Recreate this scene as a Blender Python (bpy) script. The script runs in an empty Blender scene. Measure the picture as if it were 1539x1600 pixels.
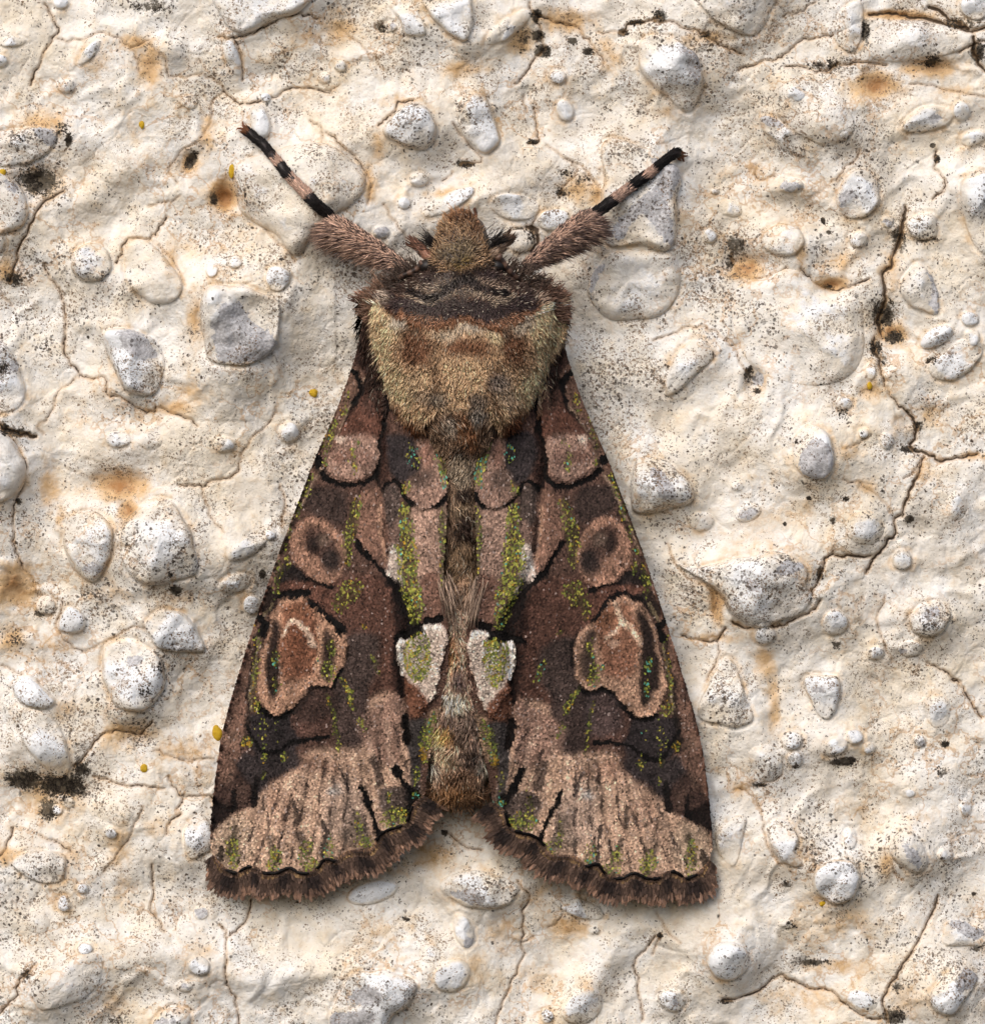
import bpy, math
import numpy as np
from mathutils import Vector

# ------------------------------------------------------------------ units
# Everything is laid out on the wall in "wall units" (w.u.); one unit is 18.5 micrometres,
# so the moth (about 1090 units) is a natural 20 mm long.  x right, y down the wall, h off the wall.
U = 1.85e-5
CX, CY = 769.5, 800.0
DIST = 10000.0

def world(x, y, h):
    return np.stack([(np.asarray(x) - CX) * U, -np.asarray(h) * U, (CY - np.asarray(y)) * U], -1)

# ------------------------------------------------------------------ camera, sky, sun, exposure
scene = bpy.context.scene
cam_d = bpy.data.cameras.new("camera")
cam = bpy.data.objects.new("camera", cam_d)
scene.collection.objects.link(cam)
cam.location = (0, -DIST * U, 0)
cam.rotation_euler = (math.radians(90), 0, 0)
cam_d.sensor_fit = 'VERTICAL'
cam_d.sensor_height = 24.0
cam_d.lens = 24.0 * DIST / 1600.0
cam_d.clip_start = 0.005
cam_d.clip_end = 10.0
scene.camera = cam

SUN_TO = Vector((-0.42, -0.80, 0.78)).normalized()      # towards the sun: up, a little to one side, in front of the wall
wd = bpy.data.worlds.new("World")
scene.world = wd
wd.use_nodes = True
wn = wd.node_tree
sky = wn.nodes.new('ShaderNodeTexSky')
sky.sky_type = 'NISHITA'
sky.sun_disc = False
sky.sun_elevation = math.asin(SUN_TO.z)
sky.sun_rotation = math.atan2(SUN_TO.x, SUN_TO.y)
sky.air_density = 1.0
sky.dust_density = 4.0
sky.ozone_density = 0.6
wn.nodes['Background'].inputs[1].default_value = 0.105
wn.links.new(sky.outputs[0], wn.nodes['Background'].inputs[0])

sun_d = bpy.data.lights.new("sun", 'SUN')
sun_d.energy = 1.25
sun_d.angle = math.radians(55)
sun_d.color = (1.0, 0.98, 0.95)
sun = bpy.data.objects.new("sun", sun_d)
scene.collection.objects.link(sun)
sun.rotation_euler = SUN_TO.to_track_quat('Z', 'Y').to_euler()

scene.cycles.max_bounces = 4
scene.cycles.diffuse_bounces = 2
scene.cycles.glossy_bounces = 2
scene.view_settings.view_transform = 'Standard'
scene.view_settings.look = 'None'
scene.view_settings.exposure = 0.33
scene.view_settings.gamma = 1.0
scene.view_settings.use_curve_mapping = False

# ------------------------------------------------------------------ numpy helpers
rng = np.random.default_rng(7)

def _hash(ix, iy, seed):
    n = (ix.astype(np.int64) * 374761393 + iy.astype(np.int64) * 668265263 + seed * 974634777) & 0xFFFFFFFF
    n = ((n ^ (n >> 13)) * 1274126177) & 0xFFFFFFFF
    n = n ^ (n >> 16)
    return (n & 0xFFFFFF) / float(0xFFFFFF)

def vnoise(x, y, seed=0):
    x = np.asarray(x, float); y = np.asarray(y, float)
    ix = np.floor(x); iy = np.floor(y)
    fx = x - ix; fy = y - iy
    fx = fx * fx * fx * (fx * (fx * 6 - 15) + 10); fy = fy * fy * fy * (fy * (fy * 6 - 15) + 10)
    a = _hash(ix, iy, seed); b = _hash(ix + 1, iy, seed); c = _hash(ix, iy + 1, seed); d = _hash(ix + 1, iy + 1, seed)
    return (a + (b - a) * fx) * (1 - fy) + (c + (d - c) * fx) * fy

def fbm(x, y, wl, octs=4, seed=0, gain=0.5):
    s = 0.0; a = 1.0; t = 0.0; f = 1.0 / wl
    for k in range(octs):
        ca, sa = math.cos(1.1 * k + seed), math.sin(1.1 * k + seed)
        s = s + a * (vnoise((x * ca - y * sa) * f + 17.3 * k, (x * sa + y * ca) * f - 9.1 * k, seed * 31 + k) * 2 - 1)
        t += a; a *= gain; f *= 2.03
    return s / t

def sstep(a, b, x):
    t = np.clip((x - a) / (b - a), 0, 1)
    return t * t * (3 - 2 * t)

def smooth_closed(p, n=5):
    p = np.asarray(p, float)
    out = []
    m = len(p)
    for i in range(m):
        p0, p1, p2, p3 = p[i - 1], p[i], p[(i + 1) % m], p[(i + 2) % m]
        for k in range(n):
            t = k / n
            out.append(0.5 * ((2 * p1) + (p2 - p0) * t + (2 * p0 - 5 * p1 + 4 * p2 - p3) * t * t + (3 * p1 - p0 - 3 * p2 + p3) * t ** 3))
    return np.array(out)

def smooth_open(p, n=6):
    p = np.asarray(p, float)
    q = np.vstack([2 * p[0] - p[1], p, 2 * p[-1] - p[-2]])
    out = []
    for i in range(1, len(q) - 2):
        p0, p1, p2, p3 = q[i - 1], q[i], q[i + 1], q[i + 2]
        for k in range(n):
            t = k / n
            out.append(0.5 * ((2 * p1) + (p2 - p0) * t + (2 * p0 - 5 * p1 + 4 * p2 - p3) * t * t + (3 * p1 - p0 - 3 * p2 + p3) * t ** 3))
    out.append(p[-1])
    return np.array(out)

def sd_poly(X, Y, poly):
    d = np.full(X.shape, 1e18); inside = np.zeros(X.shape, bool)
    m = len(poly)
    for i in range(m):
        ax, ay = poly[i - 1]; bx, by = poly[i]
        ex, ey = bx - ax, by - ay
        L = ex * ex + ey * ey + 1e-12
        t = np.clip(((X - ax) * ex + (Y - ay) * ey) / L, 0, 1)
        d = np.minimum(d, (X - ax - t * ex) ** 2 + (Y - ay - t * ey) ** 2)
        c = (ay > Y) != (by > Y)
        if ey != 0:
            inside ^= c & (X < ax + (Y - ay) * ex / ey)
    d = np.sqrt(d)
    return np.where(inside, -d, d)

def d_line(X, Y, pts):
    d = np.full(X.shape, 1e18)
    for i in range(len(pts) - 1):
        ax, ay = pts[i]; bx, by = pts[i + 1]
        ex, ey = bx - ax, by - ay
        L = ex * ex + ey * ey + 1e-12
        t = np.clip(((X - ax) * ex + (Y - ay) * ey) / L, 0, 1)
        d = np.minimum(d, (X - ax - t * ex) ** 2 + (Y - ay - t * ey) ** 2)
    return np.sqrt(d)

def tile(ox, oy, s):
    return lambda pts: [(ox + p[0] / s, oy + p[1] / s) for p in pts]

def lin(c):
    c = np.asarray(c, float) / 255.0
    return np.where(c <= 0.04045, c / 12.92, ((c + 0.055) / 1.055) ** 2.4)

# ------------------------------------------------------------------ object helpers
def link(o, parent=None):
    scene.collection.objects.link(o)
    if parent is not None:
        o.parent = parent
    return o

def tag(o, label=None, cat=None, group=None, kind=None):
    if label: o['label'] = label
    if cat: o['category'] = cat
    if group: o['group'] = group
    if kind: o['kind'] = kind
    return o

def empty(name, x, y, h):
    o = bpy.data.objects.new(name, None)
    o.empty_display_size = 0.002
    o.location = Vector(world(x, y, h))
    return link(o)

def build(name, V, F, mat, parent=None, floats=None, cols=None, smooth=True, origin=None):
    """V in wall units (x, y, h); F list of arrays of face indices (tri or quad arrays)."""
    W = world(V[:, 0], V[:, 1], V[:, 2])
    off = np.zeros(3)
    if parent is not None:
        off = np.array(parent.matrix_world_cache) if hasattr(parent, 'matrix_world_cache') else np.array(PLACE.get(parent.name, (0, 0, 0)))
    loc = np.array(origin) if origin is not None else off
    me = bpy.data.meshes.new(name)
    me.vertices.add(len(W))
    me.vertices.foreach_set('co', (W - loc).astype(np.float32).ravel())
    if not isinstance(F, list): F = [F]
    F = [np.asarray(f, np.int32) for f in F if len(f)]
    loops = np.concatenate([f.ravel() for f in F])
    tot = np.concatenate([np.full(len(f), f.shape[1], np.int32) for f in F])
    start = np.concatenate([[0], np.cumsum(tot)[:-1]]).astype(np.int32)
    me.loops.add(len(loops)); me.loops.foreach_set('vertex_index', loops.astype(np.int32))
    me.polygons.add(len(tot)); me.polygons.foreach_set('loop_start', start); me.polygons.foreach_set('loop_total', tot)
    me.polygons.foreach_set('use_smooth', np.full(len(tot), bool(smooth)))
    for k, a in (floats or {}).items():
        at = me.attributes.new(k, 'FLOAT', 'POINT'); at.data.foreach_set('value', np.asarray(a, np.float32).ravel())
    for k, a in (cols or {}).items():
        c = np.ones((len(W), 4), np.float32); c[:, :3] = a
        at = me.attributes.new(k, 'FLOAT_COLOR', 'POINT'); at.data.foreach_set('color', c.ravel())
    me.update(calc_edges=True)
    me.validate()
    me.materials.append(mat)
    o = bpy.data.objects.new(name, me)
    link(o, parent)
    o.location = Vector(loc - off)
    PLACE[o.name] = tuple(loc)
    return o

PLACE = {}

def grid_faces(nr, nc, wrap=False):
    i, j = np.meshgrid(np.arange(nr - 1), np.arange(nc if wrap else nc - 1), indexing='ij')
    a = i * nc + j; b = i * nc + (j + 1) % nc
    return np.stack([a, b, b + nc, a + nc], -1).reshape(-1, 4)

# ------------------------------------------------------------------ materials
class NT:
    def __init__(s, name):
        s.m = bpy.data.materials.new(name); s.m.use_nodes = True
        s.t = s.m.node_tree; s.b = s.t.nodes['Principled BSDF']
    def node(s, typ, **kw):
        n = s.t.nodes.new(typ)
        for k, v in kw.items(): setattr(n, k, v)
        return n
    def put(s, sock, v):
        if hasattr(v, 'is_output') or isinstance(v, bpy.types.NodeSocket): s.t.links.new(v, sock)
        elif isinstance(v, (tuple, list)) and len(v) == 3 and sock.type == 'RGBA': sock.default_value = (*v, 1)
        else: sock.default_value = v
    def math(s, op, a, b=None, c=None, clamp=False):
        n = s.node('ShaderNodeMath', operation=op, use_clamp=clamp)
        s.put(n.inputs[0], a)
        if b is not None: s.put(n.inputs[1], b)
        if c is not None: s.put(n.inputs[2], c)
        return n.outputs[0]
    def mix(s, f, a, b, blend='MIX'):
        n = s.node('ShaderNodeMix', data_type='RGBA', blend_type=blend)
        s.put(n.inputs[0], f); s.put(n.inputs[6], a); s.put(n.inputs[7], b)
        return n.outputs[2]
    def attr(s, name, out='Fac'):
        return s.node('ShaderNodeAttribute', attribute_name=name).outputs[out]
    def ramp(s, v, lo, hi, a=0.0, b=1.0):
        n = s.node('ShaderNodeMapRange', interpolation_type='SMOOTHSTEP')
        s.put(n.inputs[0], v); n.inputs[1].default_value = lo; n.inputs[2].default_value = hi
        n.inputs[3].default_value = a; n.inputs[4].default_value = b
        return n.outputs[0]
    def pos(s):
        g = s.node('ShaderNodeNewGeometry')
        v = s.node('ShaderNodeVectorMath', operation='SCALE'); s.t.links.new(g.outputs['Position'], v.inputs[0])
        v.inputs['Scale'].default_value = 1.0 / U
        return v.outputs[0]
    def noise(s, p, wl, det=3.0, rough=0.55, off=0.0):
        if off:
            v = s.node('ShaderNodeVectorMath', operation='ADD'); s.t.links.new(p, v.inputs[0]); v.inputs[1].default_value = (off, off * .7, off * 1.3); p = v.outputs[0]
        n = s.node('ShaderNodeTexNoise'); s.t.links.new(p, n.inputs['Vector'])
        n.inputs['Scale'].default_value = 1.0 / wl; n.inputs['Detail'].default_value = det; n.inputs['Roughness'].default_value = rough
        return n.outputs['Fac']
    def voronoi(s, p, wl):
        n = s.node('ShaderNodeTexVoronoi'); s.t.links.new(p, n.inputs['Vector']); n.inputs['Scale'].default_value = 1.0 / wl
        return n.outputs['Distance'], n.outputs['Color']

def wall_material():
    n = NT('painted_plaster')
    p = n.pos()
    stain, crackd, mould, white, greyd = [n.attr(k) for k in ('stain', 'crackd', 'mould', 'white', 'greyd')]
    nA = n.noise(p, 170, 5, .6); nB = n.noise(p, 45, 5, .62, 300); nC = n.noise(p, 13, 4, .6, 900); nD = n.noise(p, 4.2, 3, .6, 70)
    # paint: chalky off-white drifting to cream
    cream = n.mix(n.ramp(n.math('ADD', n.math('MULTIPLY', nA, .6), n.math('MULTIPLY', nB, .5)), .42, .72), lin((238, 237, 235)).tolist(), lin((236, 225, 206)).tolist())
    cream = n.mix(n.math('MULTIPLY', n.ramp(nC, .42, .75), .35), cream, lin((222, 203, 174)).tolist())
    cream = n.mix(n.ramp(n.noise(p, 75, 4, .6, 4400), .46, .68, 0, .65), cream, lin((208, 200, 188)).tolist())
    # tan / rust stains with broken edges
    st = n.math('ADD', stain, n.math('MULTIPLY', n.math('SUBTRACT', nB, .5), .9))
    st = n.math('ADD', st, n.math('MULTIPLY', n.math('SUBTRACT', nC, .5), .7))
    c = n.mix(n.ramp(st, .05, .68, 0, .9), cream, lin((212, 176, 128)).tolist())
    c = n.mix(n.ramp(st, .55, 1.15, 0, .9), c, lin((158, 112, 68)).tolist())
    # hairline tan veining
    vn = n.math('ABSOLUTE', n.math('SUBTRACT', n.noise(p, 62, 4, .62, 5200), .5))
    vm = n.math('MULTIPLY', n.ramp(vn, .028, 0.0), n.ramp(n.noise(p, 150, 3, .5, 6100), .42, .62))
    c = n.mix(n.math('MULTIPLY', vm, .6), c, lin((188, 146, 96)).tolist())
    # thin brown film
    film = n.ramp(n.noise(p, 8, 5, .7, 1500), .52, .74)
    filmA = n.ramp(n.noise(p, 110, 3, .5, 2100), .42, .66)
    c = n.mix(n.math('MULTIPLY', n.math('MULTIPLY', film, filmA), .6), c, lin((140, 118, 94)).tolist())
    # fresh white coat on crests
    wq = n.math('ADD', white, n.math('MULTIPLY', n.math('SUBTRACT', nB, .5), .7))
    wq = n.math('ADD', wq, n.math('MULTIPLY', n.math('SUBTRACT', nC, .5), .7))
    c = n.mix(n.ramp(wq, .38, .72, 0, .9), c, lin((234, 238, 244)).tolist())
    # bare grey stone
    gq = n.math('ADD', greyd, n.math('MULTIPLY', n.math('SUBTRACT', nC, .5), 26))
    gq = n.math('ADD', gq, n.math('MULTIPLY', n.math('SUBTRACT', nD, .5), 9))
    grey = n.mix(n.ramp(nD, .35, .65), lin((166, 165, 168)).tolist(), lin((206, 206, 210)).tolist())
    c = n.mix(n.ramp(gq, 1.2, -1.2), c, grey)
    # specks of algae, three sizes, in drifts
    dn = n.node('ShaderNodeTexNoise'); n.t.links.new(p, dn.inputs['Vector']); dn.inputs['Scale'].default_value = 1 / 5.0; dn.inputs['Detail'].default_value = 1.0
    dv = n.node('ShaderNodeVectorMath', operation='MULTIPLY_ADD'); n.t.links.new(dn.outputs['Color'], dv.inputs[0]); dv.inputs[1].default_value = (7, 7, 7); n.t.links.new(p, dv.inputs[2])
    p0, p = p, dv.outputs[0]
    for wl, off, lo, hi, rmax, col in ((2.9, 0, .40, .60, .66, (124, 102, 80)), (4.3, 4000, .41, .62, .56, (80, 69, 60)), (8, 2500, .46, .66, .36, (58, 51, 46)), (26, 7000, .40, .70, .17, (40, 36, 33))):
        v = n.node('ShaderNodeVectorMath', operation='ADD'); n.t.links.new(p, v.inputs[0]); v.inputs[1].default_value = (off, off, off)
        d, vc = n.voronoi(v.outputs[0], wl)
        sep = n.node('ShaderNodeSeparateColor'); n.t.links.new(vc, sep.inputs[0])
        dens = n.ramp(n.noise(p0, 70, 3, .65, off + 77), lo, hi)
        dens = n.math('ADD', n.math('ADD', dens, n.math('MULTIPLY', mould, .9)), n.attr('speck'))
        r = n.math('MULTIPLY', n.math('POWER', sep.outputs[0], 1.3), rmax)
        r = n.math('MULTIPLY', r, dens)
        r = n.math('ADD', r, n.math('MULTIPLY', n.math('SUBTRACT', nD, .5), .25))
        m = n.ramp(n.math('SUBTRACT', r, d), -.02, .12)
        m = n.math('MULTIPLY', m, n.math('ADD', n.math('MULTIPLY', sep.outputs[1], .5), .5))
        c = n.mix(m, c, lin(col).tolist())
    p = p0
    # mould crust
    mq = n.math('ADD', mould, n.math('MULTIPLY', n.math('SUBTRACT', n.noise(p, 7, 5, .75, 33), .5), 1.5))
    c = n.mix(n.ramp(mq, .45, .72, 0, .93), c, n.mix(nD, lin((40, 36, 31)).tolist(), lin((92, 84, 70)).tolist()))
    # dirt packed in cracks
    cq = n.math('ADD', n.math('ADD', crackd, n.math('MULTIPLY', n.math('SUBTRACT', nD, .5), 2.6)), n.math('MULTIPLY', n.math('SUBTRACT', nC, .5), 2.4))
    c = n.mix(n.ramp(cq, 4.5, .4, 0, .4), c, lin((176, 138, 92)).tolist())
    c = n.mix(n.ramp(cq, .9, -.4, 0, .95), c, n.mix(nB, lin((50, 42, 36)).tolist(), lin((98, 76, 54)).tolist()))
    n.put(n.b.inputs['Base Color'], c)
    n.put(n.b.inputs['Roughness'], n.ramp(nC, .3, .7, .55, .82))
    n.b.inputs['Specular IOR Level'].default_value = .3
    bh = n.math('ADD', n.math('MULTIPLY', nC, 2.4), n.math('MULTIPLY', nD, 1.1))
    bh = n.math('ADD', bh, n.math('MULTIPLY', nB, 2.5))
    bp = n.node('ShaderNodeBump'); bp.inputs['Strength'].default_value = .75; bp.inputs['Distance'].default_value = U * 1.6
    n.t.links.new(bh, bp.inputs['Height']); n.t.links.new(bp.outputs[0], n.b.inputs['Normal'])
    return n.m

def fibre_material(name, rough=.5, spec=.35, metal=False, sheen=0.0):
    n = NT(name)
    c = n.attr('Col', 'Color')
    f = n.ramp(n.noise(n.pos(), 3.0, 2, .5), .3, .7, .8, 1.15)
    n.put(n.b.inputs['Base Color'], n.mix(1.0, c, n_rgb(n, f), 'MULTIPLY'))
    n.b.inputs['Roughness'].default_value = rough
    n.b.inputs['Specular IOR Level'].default_value = spec
    if metal:
        g = n.attr('gloss')
        n.put(n.b.inputs['Metallic'], n.math('MULTIPLY', g, .4))
        n.put(n.b.inputs['Roughness'], n.math('SUBTRACT', rough, n.math('MULTIPLY', g, .22)))
    return n.m

def n_rgb(n, f):
    k = n.node('ShaderNodeCombineColor')
    for i in range(3): n.t.links.new(f, k.inputs[i])
    return k.outputs[0]

M_WALL = wall_material()
M_SCALE = fibre_material('wing_scales', .68, .12, True)
M_FUR = fibre_material('fur', .6, .25)
M_SKIN = fibre_material('cuticle', .45, .4)

def lichen_material():
    n = NT('lichen'); p = n.pos()
    n.put(n.b.inputs['Base Color'], n.mix(n.noise(p, 6, 3), lin((150, 110, 10)).tolist(), lin((226, 190, 40)).tolist()))
    n.b.inputs['Roughness'].default_value = .8
    return n.m
M_LICHEN = lichen_material()

def eye_material():
    n = NT('eye'); n.put(n.b.inputs['Base Color'], n.mix(n.noise(n.pos(), 5, 2), (.004, .003, .003), (.015, .01, .008)))
    n.b.inputs['Roughness'].default_value = .5
    return n.m
M_EYE = eye_material()

# ------------------------------------------------------------------ the wall: layout traced in eight fields
S = 1539 / 520
A, B, C, D, E, F_, G, H_ = [tile(*o, S) for o in ((0, 0), (510, 0), (1019, 0), (0, 530), (1019, 530), (0, 1060), (510, 1060), (1019, 1060))]
LT = tile(340, 170, 1539 / 400); RT = tile(720, 170, 1539 / 400); PX = tile(0, 0, 1)

def ell(cx, cy, rx, ry, rot=0, n=14):
    a = np.arange(n) / n * 2 * math.pi; r = math.radians(rot)
    return [(cx + rx * math.cos(t) * math.cos(r) - ry * math.sin(t) * math.sin(r), cy + rx * math.cos(t) * math.sin(r) + ry * math.sin(t) * math.cos(r)) for t in a]

# (field, outline, rise factor, roughness, whiteness, [bare grey areas])
PEB = []
def peb(f, poly, k=1.0, rough=.3, white=.35, grey=(), flat=0.0):
    PEB.append((np.array(f(poly)), k, rough, white, [np.array(f(g)) for g in grey], flat))

peb(A, ell(425, 1215, 95, 92), 1.0, .35, .6)
peb(A, [(580, 1150), (640, 1110), (720, 1140), (790, 1220), (850, 1320), (800, 1400), (700, 1400), (590, 1300)], .75, .1, .3)
peb(PX, [(312, 490), (322, 460), (350, 447), (395, 450), (432, 470), (438, 510), (428, 555), (395, 570), (340, 566), (318, 535)], 1.15, .8, .6, [[(335, 515), (352, 478), (380, 480), (405, 510), (432, 525), (428, 560), (350, 566), (338, 545)]])
peb(PX, [(165, 522), (190, 512), (235, 525), (258, 560), (255, 600), (232, 618), (195, 605), (172, 560)], 1.15, .6, .85, [[(188, 518), (225, 524), (248, 555), (225, 562), (195, 545)]])
peb(A, ell(415, 245, 75, 26, -48), 1.2, .1, .9)
peb(A, ell(1078, 268, 34, 85, -16), 1.1, .1, .9)
peb(A, ell(1230, 450, 26, 22), 1.2, .05, .9)
peb(A, ell(1205, 562, 46, 84, -14), 1.0, .1, .8)
peb(A, [(1000, -60), (1030, 90), (1085, 150), (1160, 150), (1270, 95), (1390, 55), (1450, -60)], .8, .1, .7)
peb(LT, [(340, 255), (450, 220), (560, 198), (660, 212), (760, 275), (850, 355), (890, 420), (865, 520), (790, 600), (715, 645), (640, 720), (570, 780), (500, 880), (440, 860), (360, 765), (240, 700), (130, 610), (108, 480), (115, 350), (200, 295)], .62, .25, .4, (), .5)
peb(A, [(-30, 640), (60, 600), (180, 588), (258, 620), (248, 690), (130, 755), (-30, 770)], .9, 1.0, .6, [[(150, 600), (230, 595), (262, 640), (240, 680), (190, 650)]])
peb(A, [(-40, 810), (50, 825), (110, 885), (138, 980), (110, 1045), (30, 1080), (-40, 1085)], .8, .3, .4, [[(30, 840), (80, 850), (85, 885), (45, 880)]])
peb(A, ell(-5, 1115, 32, 55), .9, .2, .5)
peb(A, ell(55, 192, 70, 24, -4), .9, .2, .8)
peb(A, ell(8, 282, 30, 32), .9, .3, .8)
peb(A, ell(280, 10, 38, 30), .9, .1, .8)
peb(A, ell(305, 395, 48, 36), .6, .7, .5)
peb(A, ell(880, 470, 42, 38), .5, .8, .5)
peb(A, ell(1500, 360, 32, 30), .5, .3, .6)
peb(A, ell(1090, 1215, 36, 32), .6, .6, .7)
peb(A, ell(985, 1250, 30, 40), .6, .4, .6)
peb(A, ell(1290, 1290, 60, 62), .7, .5, .8)
# field B
peb(B, [(450, -30), (470, 60), (510, 115), (580, 172), (645, 195), (682, 120), (670, 20), (640, -40)], .95, .4, .75)
peb(B, ell(842, 128, 130, 42, -37), .95, .15, .8)
peb(PX, [(998, 68), (1015, 55), (1050, 62), (1085, 85), (1098, 115), (1092, 150), (1076, 172), (1050, 160), (1015, 130), (998, 100)], 1.05, .6, .9, [[(1062, 78), (1085, 88), (1095, 118), (1085, 132), (1072, 105)]])
peb(B, [(262, 600), (330, 512), (390, 478), (465, 500), (508, 570), (495, 655), (430, 700), (320, 660)], .8, .55, .7)
peb(B, [(595, 490), (660, 445), (735, 450), (780, 560), (800, 655), (750, 720), (680, 680), (620, 600)], .8, .7, .8)
peb(B, ell(1103, 508, 42, 52, -20), .9, .2, .8)
peb(B, ell(430, 832, 46, 34), .7, .4, .6)
peb(B, ell(1070, 355, 40, 35), .7, .4, .6)
peb(B, ell(290, 125, 40, 24), .8, .6, .3, [ell(305, 120, 18, 16)])
peb(B, ell(65, 305, 30, 30), .7, .3, .5)
peb(RT, [(848, 250), (900, 195), (980, 200), (1100, 240), (1215, 300), (1310, 325), (1330, 420), (1300, 540), (1288, 650), (1300, 780), (1270, 850), (1210, 870), (1100, 830), (940, 830), (870, 770), (840, 650), (840, 450)], .95, .9, .55, [[(1130, 290), (1230, 330), (1310, 330), (1320, 430), (1250, 560), (1280, 800), (1220, 800), (1080, 640), (960, 800), (900, 740), (1000, 620), (1180, 430)]])
peb(RT, [(770, 1010), (830, 935), (900, 870), (1100, 850), (1290, 890), (1300, 1100), (1200, 1250), (900, 1260), (765, 1130)], .5, .5, .45, [[(770, 1030), (810, 960), (850, 960), (800, 1070), (790, 1150)]], .4)
peb(B, ell(870, 958, 115, 62, 8), .65, .3, .9)
peb(B, ell(1050, 1015, 78, 52, -12), .75, .2, .9)
peb(B, ell(568, 935, 135, 42, -28), .7, .1, .7)
peb(B, ell(255, 1075, 40, 34), .6, .2, .4, [ell(255, 1078, 30, 22)])
peb(B, ell(360, 940, 34, 32), .6, .2, .6)
peb(B, [(312, 45), (400, 28), (440, 90), (462, 165), (370, 165), (340, 100)], .7, .2, .7)
peb(B, ell(900, 1115, 60, 55), .7, .3, .5)
# field C
peb(C, [(205, -40), (260, 80), (350, 140), (478, 165), (540, 60), (555, -40)], .9, .3, .5)
peb(C, [(862, 60), (955, 5), (972, 130), (930, 240), (845, 200)], .9, .7, .6)
peb(C, [(560, 425), (700, 342), (765, 380), (880, 470), (930, 560), (900, 640), (800, 680), (700, 645), (600, 565)], .45, .5, .4)
peb(C, ell(662, 440, 50, 46), 1.0, .4, .8)
peb(C, ell(802, 522, 34, 34), 1.0, .3, .8)
peb(C, ell(872, 628, 36, 30), .9, .5, .6)
peb(C, ell(868, 552, 26, 26), .9, .5, .5)
peb(C, [(492, 540), (560, 545), (650, 620), (700, 690), (690, 735), (600, 685), (515, 605)], 1.2, .5, .6, [[(500, 540), (560, 548), (610, 600), (570, 590), (515, 570)]])
peb(C, [(852, 900), (900, 802), (980, 790), (1042, 850), (1040, 950), (940, 1018), (865, 980)], 1.1, .7, .85, [[(860, 930), (890, 880), (930, 900), (880, 960)]])
peb(C, ell(640, 858, 58, 34, -8), .9, .3, .4, [ell(635, 862, 46, 22)])
peb(C, [(1150, 600), (1200, 520), (1290, 490), (1390, 510), (1370, 570), (1260, 610)], .85, .5, .7, [ell(1300, 550, 26, 18)])
peb(C, ell(1425, 515, 42, 48), .95, .3, .7)
peb(C, ell(1480, 640, 62, 36, -15), .7, .4, .6)
peb(C, [(1418, 845), (1480, 810), (1560, 830), (1570, 1150), (1490, 1140), (1430, 1000)], 1.0, .4, .75)
peb(C, ell(605, 1110, 98, 78), .7, .4, .65)
peb(C, ell(360, 960, 60, 40, 20), .5, .3, .6)
peb(C, ell(265, 1090, 36, 36), .7, .5, .8)
peb(C, ell(290, 882, 22, 16), .6, .2, .4, [ell(290, 882, 16, 10)])
peb(C, ell(948, 1108, 44, 40), .7, .4, .6)
peb(C, ell(1085, 1025, 30, 30), .6, .6, .4, [ell(1085, 1025, 20, 18)])
peb(C, [(1180, 1010), (1290, 990), (1315, 1090), (1230, 1110), (1180, 1080)], .7, .4, .7)
peb(PX, [(1145, 455), (1200, 432), (1237, 420), (1280, 448), (1335, 465), (1350, 505), (1343, 560), (1310, 596), (1230, 600), (1165, 560)], .42, .3, .55, (), .5)
peb(C, [(1140, 1330), (1180, 1250), (1225, 1222), (1290, 1270), (1320, 1380), (1310, 1455), (1200, 1420)], .95, .8, .55, [[(1255, 1250), (1300, 1290), (1325, 1390), (1312, 1460), (1280, 1400), (1290, 1330)]])
peb(C, ell(1310, 1558, 84, 44, -30), 1.15, .05, .9)
peb(C, ell(1465, 1475, 44, 34), .9, .4, .9)
peb(C, ell(1475, 1565, 36, 44), .8, .4, .8)
peb(C, ell(1490, 30, 75, 66), .9, .1, .85)
peb(C, [(1005, 190), (1060, 105), (1200, 92), (1390, 125), (1475, 172), (1430, 232), (1250, 280), (1100, 288), (1015, 265)], .5, .4, .5)
# field D
peb(D, [(-40, 20), (40, 40), (90, 130), (120, 240), (80, 330), (20, 342), (-40, 335)], .85, .5, .7, [ell(70, 120, 28, 30)])
peb(D, [(-40, 425), (50, 452), (110, 540), (128, 620), (90, 715), (-40, 745)], .85, .3, .5)
peb(D, ell(550, 462, 62, 42), .6, .6, .7)
peb(D, [(568, 885), (640, 785), (735, 722), (800, 740), (832, 800), (890, 900), (930, 1050), (860, 1108), (640, 1118), (562, 1000)], .85, .8, .65)
peb(D, [(300, 890), (340, 805), (450, 800), (525, 880), (520, 1000), (450, 1110), (380, 1100), (312, 1010)], .8, .4, .65, [ell(430, 1060, 46, 24)])
peb(D, ell(1090, 1130, 78, 44, -18), .85, .2, .8)
peb(D, ell(1150, 960, 105, 46, -32), .6, .3, .7)
peb(D, ell(1255, 905, 26, 26), .9, .2, .8)
peb(D, ell(1165, 1230, 42, 46), .9, .3, .8)
peb(D, [(688, 1300), (760, 1250), (850, 1262), (912, 1340), (955, 1430), (900, 1450), (740, 1430), (688, 1370)], 1.1, .6, .8)
peb(PX, [(166, 1012), (195, 995), (235, 1015), (260, 1050), (252, 1090), (215, 1110), (180, 1100), (162, 1060)], .9, .8, .75, [ell(212, 1032, 14, 8)])
peb(D, [(268, 1340), (312, 1232), (380, 1260), (402, 1320), (350, 1362)], .9, .05, .8)
peb(D, ell(212, 1232, 46, 46), .8, .5, .3)
peb(D, ell(1040, 490, 52, 38), .6, .5, .6)
peb(D, ell(1340, 430, 46, 52), .8, .2, .8)
peb(D, ell(130, 1590, 52, 40), .9, .1, .8)
peb(D, ell(700, 470, 60, 44), .4, .5, .5)
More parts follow.
